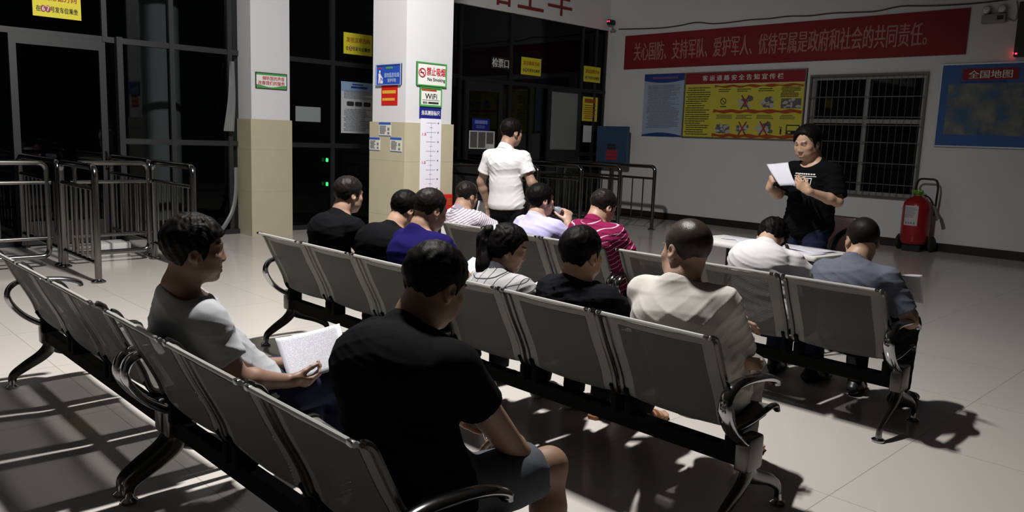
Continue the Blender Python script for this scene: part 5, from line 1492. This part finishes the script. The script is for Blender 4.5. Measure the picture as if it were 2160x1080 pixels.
# print on the speaker's chest, laid over the shirt front
def chest_print():
    sh = [c for c in pres.children if c.name.startswith('shirt')][0]
    n = len(sh.data.vertices); co = np.empty(n * 3, F32); sh.data.vertices.foreach_get('co', co); co = co.reshape(-1, 3)
    co = co[co[:, 1] > 0]
    def yat(x, z):
        d = (co[:, 0] - x) ** 2 + (co[:, 2] - z) ** 2; return float(co[np.argsort(d)[:10], 1].max()) + .004
    q = MB()
    def patch(x0, x1, z0, z1):
        nx = max(1, int(abs(x1 - x0) / .012)); V = []
        for i in range(nx + 1):
            x = x0 + (x1 - x0) * i / nx
            for z in (z0, z1): V.append((x, yat(x, z), z))
        q.add(V, [(2 * i, 2 * i + 1, 2 * i + 3, 2 * i + 2) for i in range(nx)])
    X = lambda a: .085 - a                                    # print runs to the viewer's right
    for i in range(9): patch(X(i * .021), X(i * .021 + .015), 1.292, 1.303)
    patch(X(-.01), X(.195), 1.278, 1.283)
    patch(X(0.), X(.165), 1.262, 1.268); patch(X(.01), X(.155), 1.198, 1.204)
    for a in (.005, .052, .098, .158): patch(X(a), X(a + .006), 1.198, 1.268)
    for a in (.022, .068): patch(X(a), X(a + .018), 1.215, 1.25)
    patch(X(.112), X(.150), 1.212, 1.222); patch(X(.124), X(.140), 1.222, 1.256)
    q.build('chest_print', M['white_print'], sh)
chest_print()
for pr_, w_, sides in ((blu, U_, (-1, 1)), (buz, Z_, (-1, 1)), (bald, B_, (1,))):
    for q_ in sides: sandal(pr_, w_['LG'][q_][2], w_['LG'][q_][3], SHOE_T if pr_ is not blu else SHOE_B)
# ------------------------------------------------------------------ things in hands and on seats
sheet_of_paper('printed_sheet', [(-2.876, 1.501, .672), (-2.709, 1.695, .736), (-2.541, 1.64, .618), (-2.679, 1.456, .547)], 'printed white sheet held by the light grey tee man', mat='print', bend=.006)
sheet_of_paper('paper_sheet', [(-3.19, 5.936, 1.363), (-2.975, 5.875, 1.385), (-2.84, 5.755, 1.221), (-2.976, 5.771, 1.205)], 'white sheet curling at the top held up by the standing speaker', bend=-.02, bend_axis=1)
sheet_of_paper('paper_sheet', [(-5.80, 5.19, .88), (-5.72, 5.28, .88), (-5.69, 5.27, .62), (-5.83, 5.15, .62)], 'folded white sheet in the walking man left hand', bend=.01)
sheet_of_paper('paper_sheet', [(-1.66, 4.62, .80), (-1.50, 4.60, .84), (-1.52, 4.72, .66), (-1.70, 4.74, .64)], 'white sheet held on the lap of the slate grey polo man', bend=.01)
sheet_of_paper('paper_sheet', [(-3.760, 3.330, 0.740), (-3.550, 3.290, 0.760), (-3.520, 3.070, 0.650), (-3.740, 3.110, 0.640)], 'white form held by the blue tee man', mat='print', bend=.008)
sheet_of_paper('paper_sheet', [(-3.160, 3.340, 0.685), (-2.960, 3.360, 0.685), (-2.940, 3.100, 0.625), (-3.150, 3.080, 0.625)], 'white papers on the lap of the ponytailed woman', bend=.006)
sheet_of_paper('paper_sheet', [(-2.440, 3.170, 0.700), (-2.230, 3.210, 0.700), (-2.190, 2.950, 0.625), (-2.410, 2.930, 0.625)], 'white sheet between the buzz cut man and the off white tee man', bend=.006)
# water bottle
bo = empty('water_bottle', (-4.19 - .010, R1 + .345, .985)); bo.rotation_euler = (math.radians(112), 0, math.radians(-28))
bo.rotation_euler = Vector((.62, .66, -.42)).to_track_quat('Z', 'Y').to_euler()
bo.scale = (.85, .85, .85)
tag(bo, 'clear plastic water bottle at the lips of the lavender polo man', 'bottle')
q = MB(); q.lathe([(.011, 0), (.0125, .012), (.0125, .03), (.020, .045), (.030, .065), (.031, .085), (.029, .09), (.031, .095), (.031, .13), (.029, .135), (.031, .14), (.031, .19), (.027, .2), (.0, .2)], (0, 0, 0), 20); q.build('bottle_body', M['bottle'], bo, True)
q = MB(); q.lathe([(.0315, .095), (.0318, .128), (.0315, .13)], (0, 0, 0), 20); q.build('label', principled('bottle_label', (.45, .46, .68), .5), bo, True)
# phone
ph = empty('phone', (0, 0, 0))
ph.matrix_world = Matrix(((.507, -.838, .218, -2.034), (.862, .493, -.128, 1.916), (0, .253, .972, .45), (0, 0, 0, 1)))
tag(ph, 'phone with bright edge held by the large black tee man', 'phone')
q = MB(); q.box(-.037, .037, -.075, .075, -.004, .004, b=.004); q.build('case', principled('phone_case', (.18, .02, .03), .3), ph, True)
q = MB(); q.box(-.034, .034, -.07, .07, .004, .0046); q.build('screen', M['black_plastic'], ph)
q = MB(); q.tube(arc_path([(-.036, -.074, 0), (.036, -.074, 0), (.036, .074, 0), (-.036, .074, 0), (-.036, -.074, 0)], .01), .0035, 6); q.build('metal_edge', M['chrome'], ph, True)
